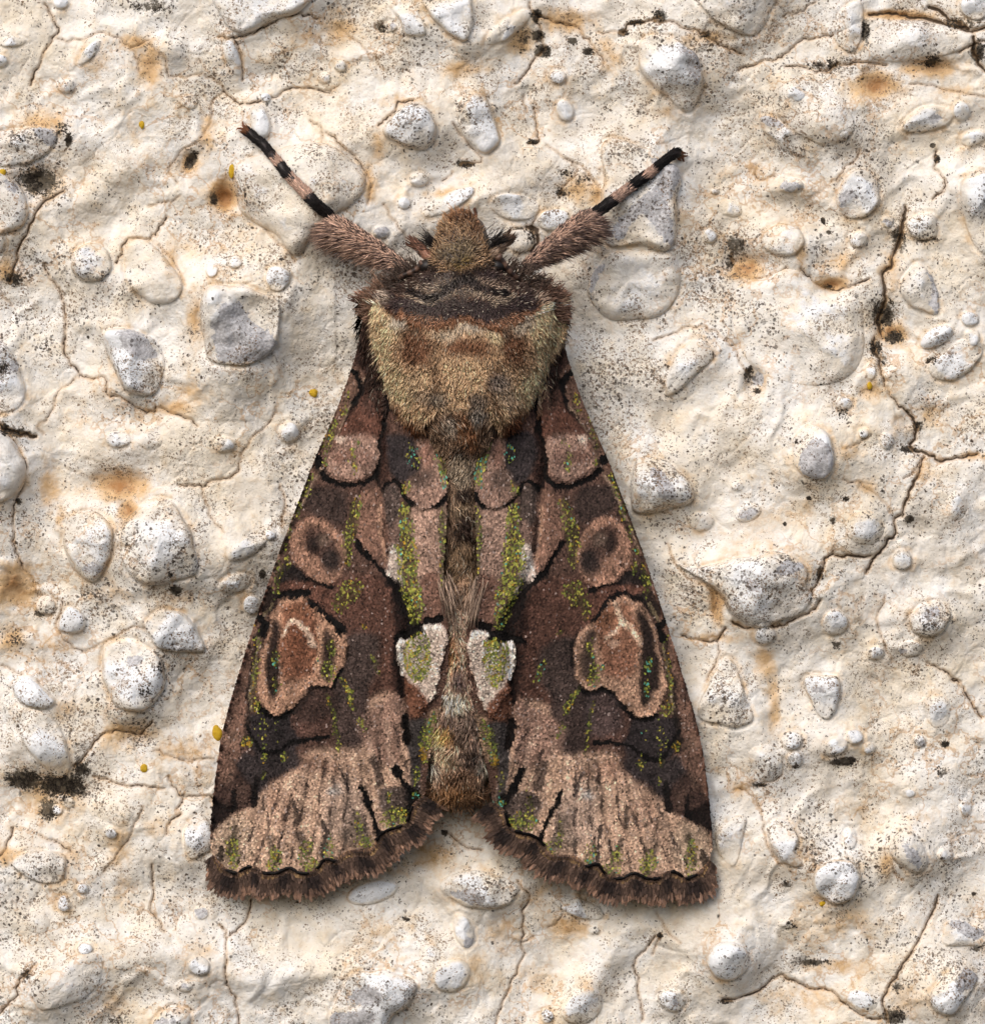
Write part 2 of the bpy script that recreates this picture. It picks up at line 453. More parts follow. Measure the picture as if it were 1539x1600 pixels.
# field E
peb(E, [(130, 40), (200, -5), (268, 38), (280, 90), (200, 160), (120, 240), (60, 270), (62, 200), (92, 110)], .95, .5, .7)
peb(E, ell(475, 190, 42, 54), .35, .9, .0, [ell(490, 185, 28, 34)])
peb(E, [(640, 475), (682, 412), (750, 402), (820, 460), (832, 560), (800, 640), (740, 652), (660, 600)], 1.1, .5, .85, [[(680, 530), (735, 470), (800, 490), (828, 560), (800, 635), (740, 655), (672, 600)]])
peb(PX, [(985, 745), (1000, 715), (1040, 720), (1075, 752), (1082, 780), (1040, 797), (1000, 802), (985, 782)], .95, .6, .6, [[(1015, 735), (1035, 735), (1055, 775), (1030, 775)]])
peb(E, ell(440, 802, 64, 42, -20), .5, .4, .5, [ell(440, 805, 46, 24, -20)])
peb(E, ell(225, 842, 60, 46), .6, .5, .5)
peb(E, [(125, 1042), (200, 1062), (330, 1025), (460, 992), (600, 990), (700, 1060), (720, 1140), (755, 1190), (680, 1265), (560, 1308), (440, 1328), (345, 1260), (285, 1150)], .8, .9, .65, [ell(620, 1058, 60, 30, -10), ell(455, 1140, 50, 26, 35)])
peb(E, ell(975, 872, 92, 80), .45, .5, .7)
peb(E, ell(1150, 1020, 46, 50), .8, .5, .8)
peb(E, ell(842, 1310, 62, 60), .7, .5, .75)
peb(E, ell(515, 1368, 50, 46), .8, .5, .6)
peb(E, [(1180, 1290), (1250, 1222), (1330, 1215), (1370, 1280), (1330, 1360), (1240, 1370), (1190, 1340)], 1.1, .9, .6, [ell(1280, 1270, 50, 26, -20)])
peb(E, ell(1190, 1430, 62, 40), .6, .4, .5, [ell(1155, 1440, 20, 18)])
peb(E, ell(1030, 1450, 44, 34), .6, .5, .7)
peb(E, [(1270, 125), (1330, 70), (1400, 20), (1500, -10), (1520, 80), (1400, 190), (1310, 182)], .7, .5, .7)
peb(E, ell(880, 298, 42, 30), .7, .3, .7)
peb(E, ell(1080, 470, 36, 42), .6, .2, .6)
peb(E, ell(970, 436, 26, 26), .7, .2, .6)
peb(E, ell(1005, 148, 26, 42), .7, .2, .6)
peb(E, ell(835, 140, 72, 56), .4, .6, .6)
peb(PX, [(1130, 1030), (1150, 1045), (1165, 1090), (1173, 1125), (1140, 1136), (1100, 1126), (1089, 1110), (1108, 1062)], 1.0, .8, .65)
peb(E, ell(1400, 770, 50, 70), .4, .4, .6)
peb(E, ell(390, 680, 30, 24), .5, .5, .5)
# field F
peb(F_, [(58, 32), (140, -5), (228, 60), (262, 108), (212, 142), (100, 112)], .9, .05, .8)
peb(F_, [(60, 140), (130, 135), (220, 155), (280, 225), (320, 320), (328, 420), (270, 462), (200, 400), (120, 310)], .85, .1, .7)
peb(F_, [(60, 852), (130, 802), (270, 800), (312, 850), (282, 940), (150, 932)], .85, .3, .45)
peb(F_, ell(515, 712, 34, 27, 30), 1.1, .2, .8, [ell(525, 718, 14, 8, 30)])
peb(F_, ell(300, 1040, 32, 38), .8, .7, .8)
peb(F_, ell(385, 970, 27, 26), .8, .6, .8)
peb(F_, ell(400, 1245, 38, 28), .9, .5, .8)
peb(F_, ell(265, 608, 28, 26), .8, .2, .7)
peb(F_, ell(300, 565, 52, 34, 20), .6, .5, .5)
peb(F_, [(160, 1400), (240, 1330), (390, 1262), (480, 1285), (470, 1400), (380, 1480), (210, 1530), (170, 1480)], .55, .4, .5)
peb(F_, ell(925, 1325, 52, 46), 1.0, .3, .85)
peb(F_, ell(800, 1575, 90, 56, -20), .9, .9, .5, [ell(760, 1590, 60, 24, -20)])
peb(F_, [(858, 690), (930, 622), (985, 690), (985, 780), (900, 832), (860, 790)], .7, .4, .85)
peb(F_, ell(930, 1085, 38, 32), .5, .4, .3, [ell(930, 1085, 26, 22)])
peb(F_, ell(860, 1420, 40, 28), .5, .4, .4, [ell(860, 1420, 26, 16)])
peb(F_, ell(180, 1130, 60, 46), .4, .5, .6)
# field G
peb(G, [(530, 930), (640, 882), (780, 900), (888, 950), (880, 1000), (790, 1060), (650, 1052), (550, 990)], .9, .5, .65, [[(580, 985), (680, 970), (730, 1010), (700, 1040), (620, 1020)]])
peb(G, [(1030, 1012), (1150, 1010), (1260, 1060), (1272, 1112), (1180, 1112), (1090, 1070)], .9, .5, .85, [ell(1180, 1090, 36, 14, 20)])
peb(G, ell(635, 1165, 46, 84, -18), .75, .5, .8, [ell(660, 1225, 22, 40, -18)])
peb(G, [(10, 1620), (90, 1402), (200, 1342), (330, 1350), (412, 1410), (380, 1500), (300, 1575), (250, 1660)], .85, .6, .75, [[(110, 1450), (190, 1410), (265, 1450), (230, 1500), (120, 1500)], [(20, 1560), (150, 1530), (230, 1540), (200, 1620), (20, 1640)]])
peb(G, ell(215, 985, 125, 56, -15), .5, .1, .8)
peb(G, ell(580, 1368, 92, 76, -30), .55, .3, .75)
peb(G, ell(1180, 1510, 105, 84, -30), .5, .3, .7)
peb(G, ell(1235, 1165, 26, 20), .8, .3, .3)
peb(G, ell(480, 1265, 50, 46), .4, .5, .6)
peb(G, ell(1020, 1560, 30, 34), .7, .6, .7)
# field H
peb(H_, [(702, -10), (850, -10), (862, 100), (820, 182), (760, 160), (722, 90)], .85, .7, .7, [ell(760, 50, 30, 20)])
peb(H_, ell(640, 285, 52, 46), .8, .6, .75)
peb(H_, ell(655, 370, 40, 40), .6, .7, .6)
peb(H_, ell(840, 312, 62, 42, -25), .8, .4, .8)
peb(H_, ell(930, 268, 42, 36), .9, .4, .8)
peb(H_, ell(1000, 322, 32, 30), .6, .5, .5)
peb(H_, ell(1235, 290, 30, 30), .9, .4, .7, [ell(1240, 300, 16, 10)])
peb(H_, [(530, 702), (570, 640), (630, 662), (672, 740), (652, 800), (692, 850), (640, 862), (560, 810)], .9, .5, .7)
peb(H_, [(735, 940), (762, 862), (830, 832), (930, 850), (965, 920), (930, 1000), (850, 1042), (770, 1010)], 1.15, .4, .85)
peb(H_, [(1090, 762), (1140, 702), (1210, 720), (1260, 800), (1252, 880), (1190, 892), (1110, 830)], 1.1, .7, .5, [[(1150, 770), (1200, 770), (1240, 830), (1230, 870), (1180, 830)]])
peb(H_, ell(912, 740, 32, 50), .7, .4, .7)
peb(H_, ell(1352, 812, 38, 32), .7, .5, .7)
peb(H_, ell(345, 1300, 100, 92), 1.0, .3, .85)
peb(H_, ell(90, 1490, 66, 50, 15), 1.0, .9, .9, [ell(110, 1500, 18, 12)])
peb(H_, [(288, 722), (370, 642), (432, 640), (420, 720), (380, 862), (310, 820)], .55, .3, .6)
peb(H_, [(440, 335), (560, 302), (602, 390), (582, 450), (500, 472)], .45, .2, .4)
peb(H_, [(1340, 1165), (1380, 1112), (1460, 1130), (1560, 1180), (1560, 1235), (1360, 1232)], .55, .7, .5, [[(1360, 1130), (1450, 1130), (1550, 1190), (1480, 1200), (1400, 1170)]])
peb(H_, [(1270, 1462), (1380, 1332), (1450, 1330), (1502, 1382), (1440, 1480), (1380, 1552), (1310, 1532)], 1.0, .5, .85, [[(1440, 1340), (1520, 1340), (1500, 1400), (1420, 1440), (1400, 1400)]])
peb(H_, ell(960, 1480, 80, 56, 20), .35, .2, .9)
peb(H_, ell(1320, 150, 60, 80), .4, .3, .8)
peb(H_, ell(1450, 600, 30, 40), .6, .4, .8)
peb(H_, ell(625, 1130, 46, 26), .5, .7, .5)
peb(H_, ell(1180, 530, 36, 24), .5, .4, .8)
N_SEEN = len(PEB)
for k in range(46):      # the same gravel goes on beyond the frame
    while True:
        x, y = rng.uniform(-520, 2060), rng.uniform(-520, 2120)
        if not (-70 < x < 1610 and -70 < y < 1670): break
    r = rng.uniform(16, 52)
    an = np.sort(rng.uniform(0, 2 * math.pi, 9))
    peb(PX, [(x + r * rng.uniform(.75, 1.15) * math.cos(t), y + r * rng.uniform(.65, 1.05) * math.sin(t)) for t in an], rng.uniform(.6, 1.1), rng.uniform(.1, .8), rng.uniform(.4, .9))

# cracks: (field, points, half width, depth)
CR = []
def cr(f, *lines, w=1.3, d=4.0):
    for l in lines: CR.append((np.array(f(l)), w, d))
THIN, MED, THICK = dict(w=.25, d=2), dict(w=.7, d=4), dict(w=1.7, d=7)
cr(A, [(210, 10), (240, 90), (270, 130), (225, 210), (190, 290), (140, 390)], [(200, 1220), (240, 1300), (280, 1350), (300, 1430), (290, 1590)], [(770, 1000), (730, 1070), (690, 1100), (590, 1110), (560, 1180), (540, 1220)], [(1085, 180), (1110, 240), (1125, 380)], [(1010, 170), (1085, 180), (1180, 150), (1290, 90), (1400, 70), (1480, 90)], [(1030, 420), (1100, 470), (1160, 480), (1260, 450), (1370, 405), (1530, 425)], **MED)
cr(A, [(260, 175), (320, 185), (400, 175), (490, 150), (540, 175), (610, 215), (700, 185)], [(610, 215), (640, 280), (650, 330)], [(700, 200), (760, 270), (785, 350), (850, 355), (940, 345)], [(940, 345), (1000, 370), (1025, 410), (980, 480), (975, 560), (920, 650), (840, 700), (790, 760), (790, 800), (815, 850)], [(1440, 560), (1480, 590), (1500, 640)], [(830, 905), (770, 935), (690, 950)], [(0, 1360), (50, 1410)], [(1160, 970), (1230, 1060), (1320, 1150), (1370, 1220)], [(740, 1130), (800, 1210), (860, 1320)], **THIN)
cr(A, [(300, 880), (180, 960), (140, 1060), (80, 1180), (40, 1300)], w=1.1, d=5)
cr(B, [(0, 610), (60, 670), (140, 740), (190, 800), (210, 870), (190, 950)], [(230, 590), (290, 540), (340, 480), (400, 470)], [(930, 10), (970, 80), (990, 150), (1000, 230), (930, 320), (880, 390)], [(970, 70), (1060, 100), (1150, 120), (1220, 200), (1290, 290)], [(1540, 90), (1400, 110), (1370, 150)], [(965, 500), (975, 570), (985, 650), (940, 660)], **MED)
cr(B, [(270, 950), (320, 1030), (380, 1110)], [(1370, 150), (1240, 150)], [(910, 440), (920, 500)], [(1020, 670), (1110, 730), (1150, 790), (1080, 900)], [(1110, 730), (1200, 790), (1260, 870)], [(990, 950), (950, 1040), (960, 1110)], [(580, 790), (540, 840)], [(590, 580), (640, 650), (720, 740), (620, 765)], [(0, 420), (60, 390)], [(60, 120), (170, 220), (270, 320)], **THIN)
cr(B, [(920, 1050), (965, 1060), (975, 1110), (950, 1170)], w=2.2, d=3)
cr(C, [(0, 100), (80, 105), (150, 130), (230, 160), (300, 205), (350, 230), (420, 255)], [(390, 325), (480, 300), (600, 265), (660, 210), (720, 180), (820, 165), (900, 130), (960, 100)], [(1420, 240), (1480, 205), (1540, 190)], [(1320, 690), (1310, 780), (1350, 850), (1300, 920)], [(690, 1250), (760, 1310), (820, 1340), (900, 1330), (1000, 1290)], [(610, 300), (720, 320), (790, 330), (860, 300), (960, 290), (1090, 305)], **MED)
cr(C, [(480, 160), (520, 80), (550, 0)], [(600, 75), (680, 55), (750, 10)], [(960, 690), (930, 750), (870, 800), (830, 850)], [(480, 760), (490, 820), (570, 815)], [(360, 1170), (400, 1250), (500, 1290), (620, 1240)], [(0, 1580), (90, 1540), (180, 1510), (280, 1530), (360, 1590)], [(1190, 390), (1300, 400), (1420, 430), (1540, 445)], **THIN)
cr(C, [(1000, 70), (1100, 60), (1200, 80), (1330, 105), (1450, 145), (1540, 130)], [(1280, 30), (1380, 90), (1450, 140)], [(1480, 180), (1490, 260), (1540, 330)], [(1170, 950), (1160, 1010), (1145, 1100), (1110, 1210), (1070, 1280), (1080, 1400), (1040, 1460), (1060, 1560)], **THICK)
cr(D, [(290, 0), (310, 90), (375, 165), (430, 185), (490, 175), (495, 250), (560, 275), (640, 315), (690, 335), (740, 320), (850, 360), (910, 395)], [(1110, 600), (1060, 640), (970, 660), (945, 690), (890, 675), (830, 680)], [(50, 450), (110, 540), (120, 640), (75, 780), (65, 900), (80, 980), (100, 1040)], **MED)
cr(D, [(375, 170), (330, 190), (270, 250), (240, 340), (180, 400), (200, 440)], [(1285, 305), (1240, 390), (1130, 500), (1110, 600)], [(945, 690), (960, 770), (990, 840), (1040, 890)], [(100, 1040), (150, 1100), (180, 1180), (270, 1200), (290, 1240), (260, 1330), (300, 1390), (370, 1440), (440, 1420), (590, 1340), (690, 1340)], [(0, 1500), (60, 1530), (120, 1560)], [(1300, 680), (1320, 780), (1300, 870)], **THIN)
cr(D, [(0, 400), (60, 430), (130, 440), (160, 445)], **THICK)
cr(E, [(340, 0), (390, 60), (410, 110), (440, 150)], [(1150, 650), (1200, 620), (1240, 560)], [(880, 650), (980, 680), (1060, 750), (1110, 810)], [(1070, 1180), (1040, 1290), (1060, 1380), (1110, 1490)], [(980, 450), (900, 500), (870, 510)], [(70, 950), (120, 1060), (200, 1120), (270, 1160), (290, 1280), (320, 1330)], [(250, 1580), (300, 1470), (310, 1400)], **THIN)
cr(E, [(140, 1370), (200, 1395), (300, 1390), (340, 1340)], [(1270, 1500), (1360, 1540), (1420, 1590)], [(1180, 340), (1110, 290), (1070, 200)], **MED)
cr(E, [(1020, 0), (1040, 100), (1070, 200)], [(1180, 340), (1220, 400), (1200, 500), (1260, 530), (1330, 560), (1430, 550), (1500, 535)], [(1250, 550), (1220, 640), (1180, 710), (1160, 800), (1120, 830), (1110, 910), (1050, 970), (1010, 1040), (990, 1080)], [(1000, 1000), (900, 1005), (820, 1000), (780, 1050), (770, 1110), (730, 1180)], [(770, 1210), (700, 1270), (620, 1310), (570, 1330), (510, 1305), (440, 1330), (370, 1310)], w=1.2, d=6)
cr(F_, [(430, 460), (540, 480), (600, 500), (680, 500), (760, 515)], [(790, 450), (800, 500), (850, 555), (820, 600)], [(850, 555), (920, 545), (990, 550)], [(840, 620), (790, 670), (770, 715)], [(705, 870), (710, 960), (695, 1060), (730, 1120), (765, 1165)], [(1020, 1130), (1050, 1200), (1045, 1290), (1055, 1400), (1090, 1480), (1105, 1590)], [(1160, 1030), (1130, 1130), (1060, 1190)], [(180, 725), (260, 760), (330, 800)], [(60, 700), (20, 800), (0, 820)], w=.6, d=4)
cr(F_, [(170, 1320), (100, 1390), (80, 1470), (0, 1545)], [(700, 210), (640, 260), (560, 240), (470, 265), (410, 340), (340, 420)], **MED)
cr(F_, [(710, 330), (790, 365), (860, 380), (990, 380)], [(660, 590), (610, 720), (540, 820), (480, 890)], [(150, 1400), (170, 1480), (210, 1530)], **THIN)
cr(G, [(890, 940), (935, 1000), (910, 1090), (905, 1200), (910, 1290), (860, 1400), (810, 1500), (790, 1590)], [(570, 710), (650, 780), (720, 790)], [(1530, 1190), (1430, 1300), (1440, 1400), (1460, 1590)], w=.6, d=4)
cr(G, [(910, 1220), (960, 1190)], [(1090, 1100), (1030, 1160)], **THIN)
cr(H_, [(1390, 0), (1440, 50), (1470, 110), (1530, 190)], [(330, 1490), (480, 1460), (560, 1390), (640, 1390), (730, 1440), (830, 1450), (890, 1510), (980, 1560), (1050, 1580)], [(1320, 1010), (1290, 1100), (1240, 1200), (1170, 1310), (1110, 1390), (1070, 1470), (1080, 1590)], w=.95, d=5)
cr(H_, [(380, 510), (450, 530), (500, 590), (510, 680), (540, 790), (590, 860)], [(30, 1090), (60, 1160), (130, 1215)], [(40, 1190), (0, 1280)], [(1060, 790), (1100, 870), (1150, 930)], [(490, 490), (580, 460), (600, 400)], **THIN)

# stains, moulds, hollows and swells: (field, cx, cy, rx, ry, amount[, rot])
STAIN = [(A, 1040, 910, 60, 80, 1.3), (A, 690, 300, 60, 110, .75), (A, 640, 200, 90, 40, .7), (A, 230, 560, 140, 60, .6), (A, 960, 600, 40, 120, .5), (A, 880, 760, 50, 60, .7), (A, 900, 1480, 40, 140, .5), (A, 800, 1230, 40, 130, .5), (A, 1000, 1150, 160, 60, .3), (A, 200, 860, 170, 110, .45), (A, 600, 600, 200, 150, .2), (A, 30, 1240, 40, 60, .7), (A, 1440, 160, 90, 60, .5), (A, 470, 300, 60, 60, .4),
         (B, 40, 130, 110, 80, .55), (B, 640, 320, 110, 40, .6), (B, 1110, 90, 130, 50, .75), (B, 900, 190, 70, 70, .7), (B, 200, 850, 40, 110, .55), (B, 240, 700, 35, 110, .45), (B, 1180, 870, 120, 70, .55), (B, 540, 900, 150, 30, .4), (B, 1300, 250, 80, 100, .45), (B, 340, 470, 90, 30, .5), (B, 1240, 900, 60, 60, .5),
         (C, 1030, 390, 110, 70, 1.05), (C, 430, 1240, 90, 50, .95), (C, 840, 1310, 70, 30, .95), (C, 1270, 320, 150, 45, .85), (C, 1110, 1540, 80, 60, .95), (C, 1150, 70, 170, 26, .9), (C, 250, 180, 160, 34, .5), (C, 120, 940, 60, 90, .35), (C, 690, 1180, 40, 90, .5), (C, 470, 780, 50, 50, .6), (C, 850, 1200, 150, 80, .35), (C, 1400, 420, 140, 30, .4), (C, 100, 520, 90, 40, .4), (C, 1100, 1250, 60, 130, .5),
         (D, 560, 680, 150, 70, .95), (D, 600, 790, 50, 60, 1.0), (D, 70, 1130, 90, 110, 1.0), (D, 225, 700, 50, 130, .6), (D, 820, 320, 90, 40, .7), (D, 280, 830, 30, 60, .6), (D, 250, 1420, 150, 70, .35), (D, 900, 230, 70, 90, .45), (D, 420, 300, 160, 80, .2), (D, 500, 1180, 140, 60, .35), (D, 830, 1180, 90, 60, .35), (D, 60, 1390, 80, 60, .6),
         (E, 300, 1220, 36, 90, .8), (E, 290, 1380, 100, 26, .6), (E, 600, 750, 200, 200, .22), (E, 520, 960, 200, 80, .35), (E, 900, 520, 80, 50, .5), (E, 980, 680, 60, 40, .5), (E, 1260, 620, 60, 60, .45), (E, 1310, 340, 130, 60, .35), (E, 180, 880, 120, 50, .3), (E, 1000, 230, 50, 60, .6), (E, 520, 1500, 50, 90, .5), (E, 1150, 400, 80, 60, .3), (E, 480, 185, 50, 60, .6), (E, 1480, 540, 60, 26, .7),
         (F_, 230, 540, 220, 130, .5), (F_, 600, 260, 160, 60, .55), (F_, 830, 330, 170, 60, .45), (F_, 560, 760, 60, 140, .4), (F_, 720, 700, 100, 60, .35), (F_, 560, 960, 40, 80, .5), (F_, 900, 440, 100, 60, .35), (F_, 940, 1260, 90, 80, .3), (F_, 300, 130, 60, 60, .4), (F_, 330, 820, 50, 40, .5), (F_, 30, 820, 50, 60, .6), (F_, 520, 1500, 120, 60, .3),
         (G, 1120, 1150, 100, 50, .85), (G, 800, 1200, 80, 160, .35), (G, 480, 820, 110, 110, .45), (G, 260, 1200, 190, 120, .25), (G, 950, 1400, 90, 90, .3), (G, 1200, 1420, 60, 90, .35), (G, 700, 1330, 60, 120, .35), (G, 350, 880, 120, 60, .3), (G, 980, 1000, 60, 70, .4),
         (H_, 560, 120, 36, 160, .55), (H_, 760, 1030, 160, 40, .5), (H_, 880, 1120, 200, 90, .4), (H_, 1240, 640, 140, 50, .35), (H_, 860, 1330, 160, 40, .55), (H_, 700, 1480, 220, 80, .35), (H_, 1080, 850, 40, 70, .5), (H_, 400, 500, 90, 50, .5), (H_, 960, 620, 120, 60, .25), (H_, 1180, 1480, 90, 90, .4), (H_, 1280, 120, 60, 90, .25)]
MOULD = [(A, 180, 840, 120, 80, .95), (A, 290, 600, 60, 60, .6), (A, 320, 650, 18, 36, 1.2), (A, 885, 740, 30, 60, 1.0, 25), (A, 60, 1290, 50, 40, .9), (A, 700, 30, 130, 40, .7), (A, 990, 920, 22, 40, .9), (A, 40, 390, 70, 60, .5), (A, 1150, 690, 70, 26, .5), (A, 120, 640, 110, 40, .6),
         (B, 1000, 235, 48, 34, 1.1), (B, 980, 165, 34, 30, 1.1), (B, 970, 70, 30, 40, 1.0), (B, 1140, 185, 24, 17, 1.3), (B, 1210, 235, 22, 20, 1.2), (B, 1372, 150, 26, 22, 1.3), (B, 640, 757, 56, 20, 1.0), (B, 955, 655, 32, 14, 1.2), (B, 1085, 890, 36, 30, .8), (B, 262, 128, 24, 24, 1.2), (B, 1190, 830, 60, 40, .6), (B, 1110, 800, 50, 30, .6), (B, 910, 180, 50, 90, .6), (B, 1430, 105, 50, 16, 1.0), (B, 950, 1090, 26, 60, .8), (B, 900, 1060, 60, 16, .7),
         (C, 390, 1130, 60, 60, .8), (C, 1070, 1450, 70, 90, .9), (C, 1140, 1100, 50, 110, .75), (C, 1295, 672, 14, 12, 1.4), (C, 1317, 735, 14, 22, 1.3), (C, 815, 1075, 12, 12, 1.3), (C, 985, 150, 30, 90, .8), (C, 800, 300, 140, 30, .7), (C, 1290, 280, 60, 34, .9), (C, 1400, 110, 130, 40, .8), (C, 1500, 240, 40, 60, 1.0), (C, 30, 80, 50, 50, .8), (C, 1270, 1110, 60, 20, .8), (C, 810, 1330, 40, 18, .9), (C, 600, 700, 80, 30, .5), (C, 360, 1210, 30, 60, .7), (C, 790, 1020, 10, 18, 1.3, -20), (C, 1120, 1560, 60, 40, .9), (C, 240, 165, 30, 16, .9),
         (D, 820, 1160, 32, 26, 1.2), (D, 795, 1085, 16, 14, 1.2), (D, 90, 435, 70, 26, 1.0), (D, 30, 420, 20, 30, 1.3), (D, 745, 1510, 36, 60, .6), (D, 20, 140, 30, 40, 1.0), (D, 1215, 1085, 16, 26, 1.3), (D, 80, 1390, 60, 40, .6), (D, 180, 1270, 40, 20, .8), (D, 520, 1240, 60, 30, .5), (D, 540, 600, 100, 22, .5), (D, 90, 750, 16, 16, 1.2), (D, 1080, 180, 120, 80, .35), (D, 950, 860, 60, 60, .3),
         (E, 1030, 40, 34, 50, 1.0), (E, 1222, 405, 28, 26, 1.2), (E, 1180, 510, 60, 22, .9), (E, 1182, 830, 22, 20, 1.4), (E, 1300, 100, 50, 20, .9), (E, 850, 1412, 26, 22, .9), (E, 870, 340, 60, 44, .6), (E, 445, 165, 24, 40, 1.2), (E, 485, 240, 18, 14, 1.2), (E, 720, 735, 12, 10, 1.3), (E, 830, 840, 14, 20, 1.0), (E, 560, 1200, 170, 60, .5), (E, 1270, 1330, 70, 30, .7), (E, 610, 855, 9, 9, 1.3), (E, 890, 740, 14, 12, 1.1), (E, 770, 1080, 20, 40, .9), (E, 210, 1180, 60, 60, .4), (E, 1060, 100, 50, 60, .6), (E, 700, 660, 70, 60, .45),
         (F_, 110, 470, 110, 60, .95), (F_, 290, 500, 130, 80, 1.0), (F_, 220, 610, 60, 70, .9), (F_, 380, 420, 50, 50, .9), (F_, 130, 1360, 30, 30, .8), (F_, 680, 50, 60, 60, .6), (F_, 540, 1580, 60, 30, .6), (F_, 240, 60, 30, 60, .4), (F_, 270, 920, 30, 40, .5), (F_, 600, 320, 60, 60, .4),
         (G, 545, 712, 16, 14, 1.1), (G, 370, 1110, 20, 16, .9), (G, 1240, 1170, 22, 18, .7), (G, 330, 1460, 90, 40, .4), (G, 1035, 1560, 26, 30, .7),
         (H_, 880, 385, 80, 26, .95), (H_, 915, 380, 26, 22, 1.2), (H_, 1355, 305, 18, 14, 1.4), (H_, 1110, 1560, 70, 50, .9), (H_, 740, 1315, 110, 24, .8), (H_, 640, 1140, 60, 40, .6), (H_, 345, 1495, 50, 14, .9), (H_, 1340, 430, 40, 40, .7), (H_, 620, 950, 36, 22, .8), (H_, 1130, 1420, 40, 40, .7), (H_, 1500, 1250, 40, 20, .8), (H_, 490, 490, 40, 12, .9), (H_, 655, 400, 36, 22, .8), (H_, 1490, 1000, 12, 10, 1.3), (H_, 35, 1190, 12, 16, 1.3), (H_, 830, 345, 70, 20, .6)]
HOLLOW = [(A, 1040, 905, 46, 66, -18), (A, 885, 745, 34, 60, -12, 25), (A, 180, 830, 120, 60, -10), (A, 690, 300, 60, 90, -7), (C, 1020, 390, 90, 60, -8), (C, 420, 1220, 80, 50, -14), (C, 830, 1330, 50, 26, -12), (D, 560, 670, 130, 50, -12), (D, 600, 790, 40, 50, -10), (E, 475, 190, 46, 58, -26), (F_, 240, 540, 180, 90, -12), (F_, 620, 260, 110, 50, -8), (B, 930, 200, 60, 120, -9), (C, 1080, 1480, 60, 110, -14), (E, 1190, 480, 70, 60, -8), (D, 70, 1130, 80, 100, -7), (C, 1250, 300, 150, 30, -9), (E, 300, 1200, 30, 90, -10), (B, 262, 128, 30, 24, -12), (C, 1290, 90, 200, 40, -8),
          (A, 480, 870, 250, 90, 16, -35), (A, 560, 450, 200, 160, 8), (A, 780, 230, 90, 60, 9), (A, 1270, 280, 140, 80, 8), (A, 1150, 1250, 230, 150, 12), (B, 400, 600, 190, 190, 12), (B, 720, 560, 170, 190, 10), (B, 920, 780, 190, 120, 12), (B, 620, 960, 240, 80, 8, -25), (C, 760, 540, 230, 200, 14), (C, 330, 330, 160, 120, 6), (C, 640, 1120, 170, 110, 9), (C, 620, 870, 130, 60, 8), (C, 1260, 180, 260, 100, 7), (D, 640, 500, 280, 120, 16), (D, 1050, 220, 180, 160, 14), (D, 1190, 980, 170, 110, 10), (D, 600, 240, 170, 130, 8), (D, 740, 980, 300, 200, 12), (D, 1230, 600, 110, 130, 8), (E, 740, 530, 200, 200, 14), (E, 480, 1120, 320, 220, 16), (E, 150, 130, 160, 160, 10), (E, 980, 860, 160, 120, 8), (F_, 330, 1400, 250, 180, 12), (F_, 760, 1270, 220, 130, 14), (F_, 500, 620, 160, 90, 9), (F_, 160, 280, 170, 220, 10), (F_, 1330, 1380, 260, 80, 14, -6), (F_, 820, 780, 170, 130, 8), (G, 300, 1180, 220, 140, 9), (G, 540, 1330, 200, 140, 10), (G, 1230, 1370, 90, 330, 16, 35), (G, 700, 960, 250, 130, 10), (H_, 640, 760, 150, 170, 8), (H_, 860, 930, 170, 150, 10), (H_, 1170, 790, 150, 150, 10), (H_, 345, 1300, 160, 140, 10), (H_, 860, 300, 190, 80, 9), (H_, 1400, 1400, 220, 220, 12), (H_, 1150, 480, 200, 110, 8), (H_, 520, 380, 110, 120, 6), (H_, 960, 1500, 160, 100, 6)]

def gauss(X, Y, spec):
    f, cx, cy, rx, ry, a = spec[:6]
    rot = math.radians(spec[6]) if len(spec) > 6 else 0.0
    (px, py), (qx, qy) = f([(cx, cy), (cx + 1, cy)])
    s = qx - px
    dx, dy = (X - px) / s, (Y - py) / s
    u = (dx * math.cos(rot) + dy * math.sin(rot)) / rx; v = (-dx * math.sin(rot) + dy * math.cos(rot)) / ry
    return a * np.exp(-(u * u + v * v) * .9)

# outline that the moth covers (used only to keep gravel from poking through it)
COVER = np.array([(720, 335), (800, 400), (890, 470), (950, 640), (1030, 920), (1090, 1180), (1108, 1390), (1000, 1405), (860, 1360), (770, 1260), (715, 1230), (670, 1280), (560, 1380), (440, 1400), (340, 1380), (345, 1180), (420, 900), (500, 690), (560, 500), (650, 400)], float)

def axis(lo, hi, step, ext):
    core = np.arange(lo, hi + step, step)
    e = step * np.cumprod(np.full(60, 1.13)); e = np.minimum(np.cumsum(e), ext); e = e[:np.argmax(e >= ext) + 1]
    return np.concatenate([(lo - e)[::-1], core, core[-1] + e])
gx = axis(-20, 1560, 2.0, 560); gy = axis(-20, 1620, 2.0, 560)
GX, GY = np.meshgrid(gx, gy)

def window(x0, x1, y0, y1):
    a, b = np.searchsorted(gx, [x0, x1]); c, d = np.searchsorted(gy, [y0, y1])
    return slice(c, d), slice(a, b)

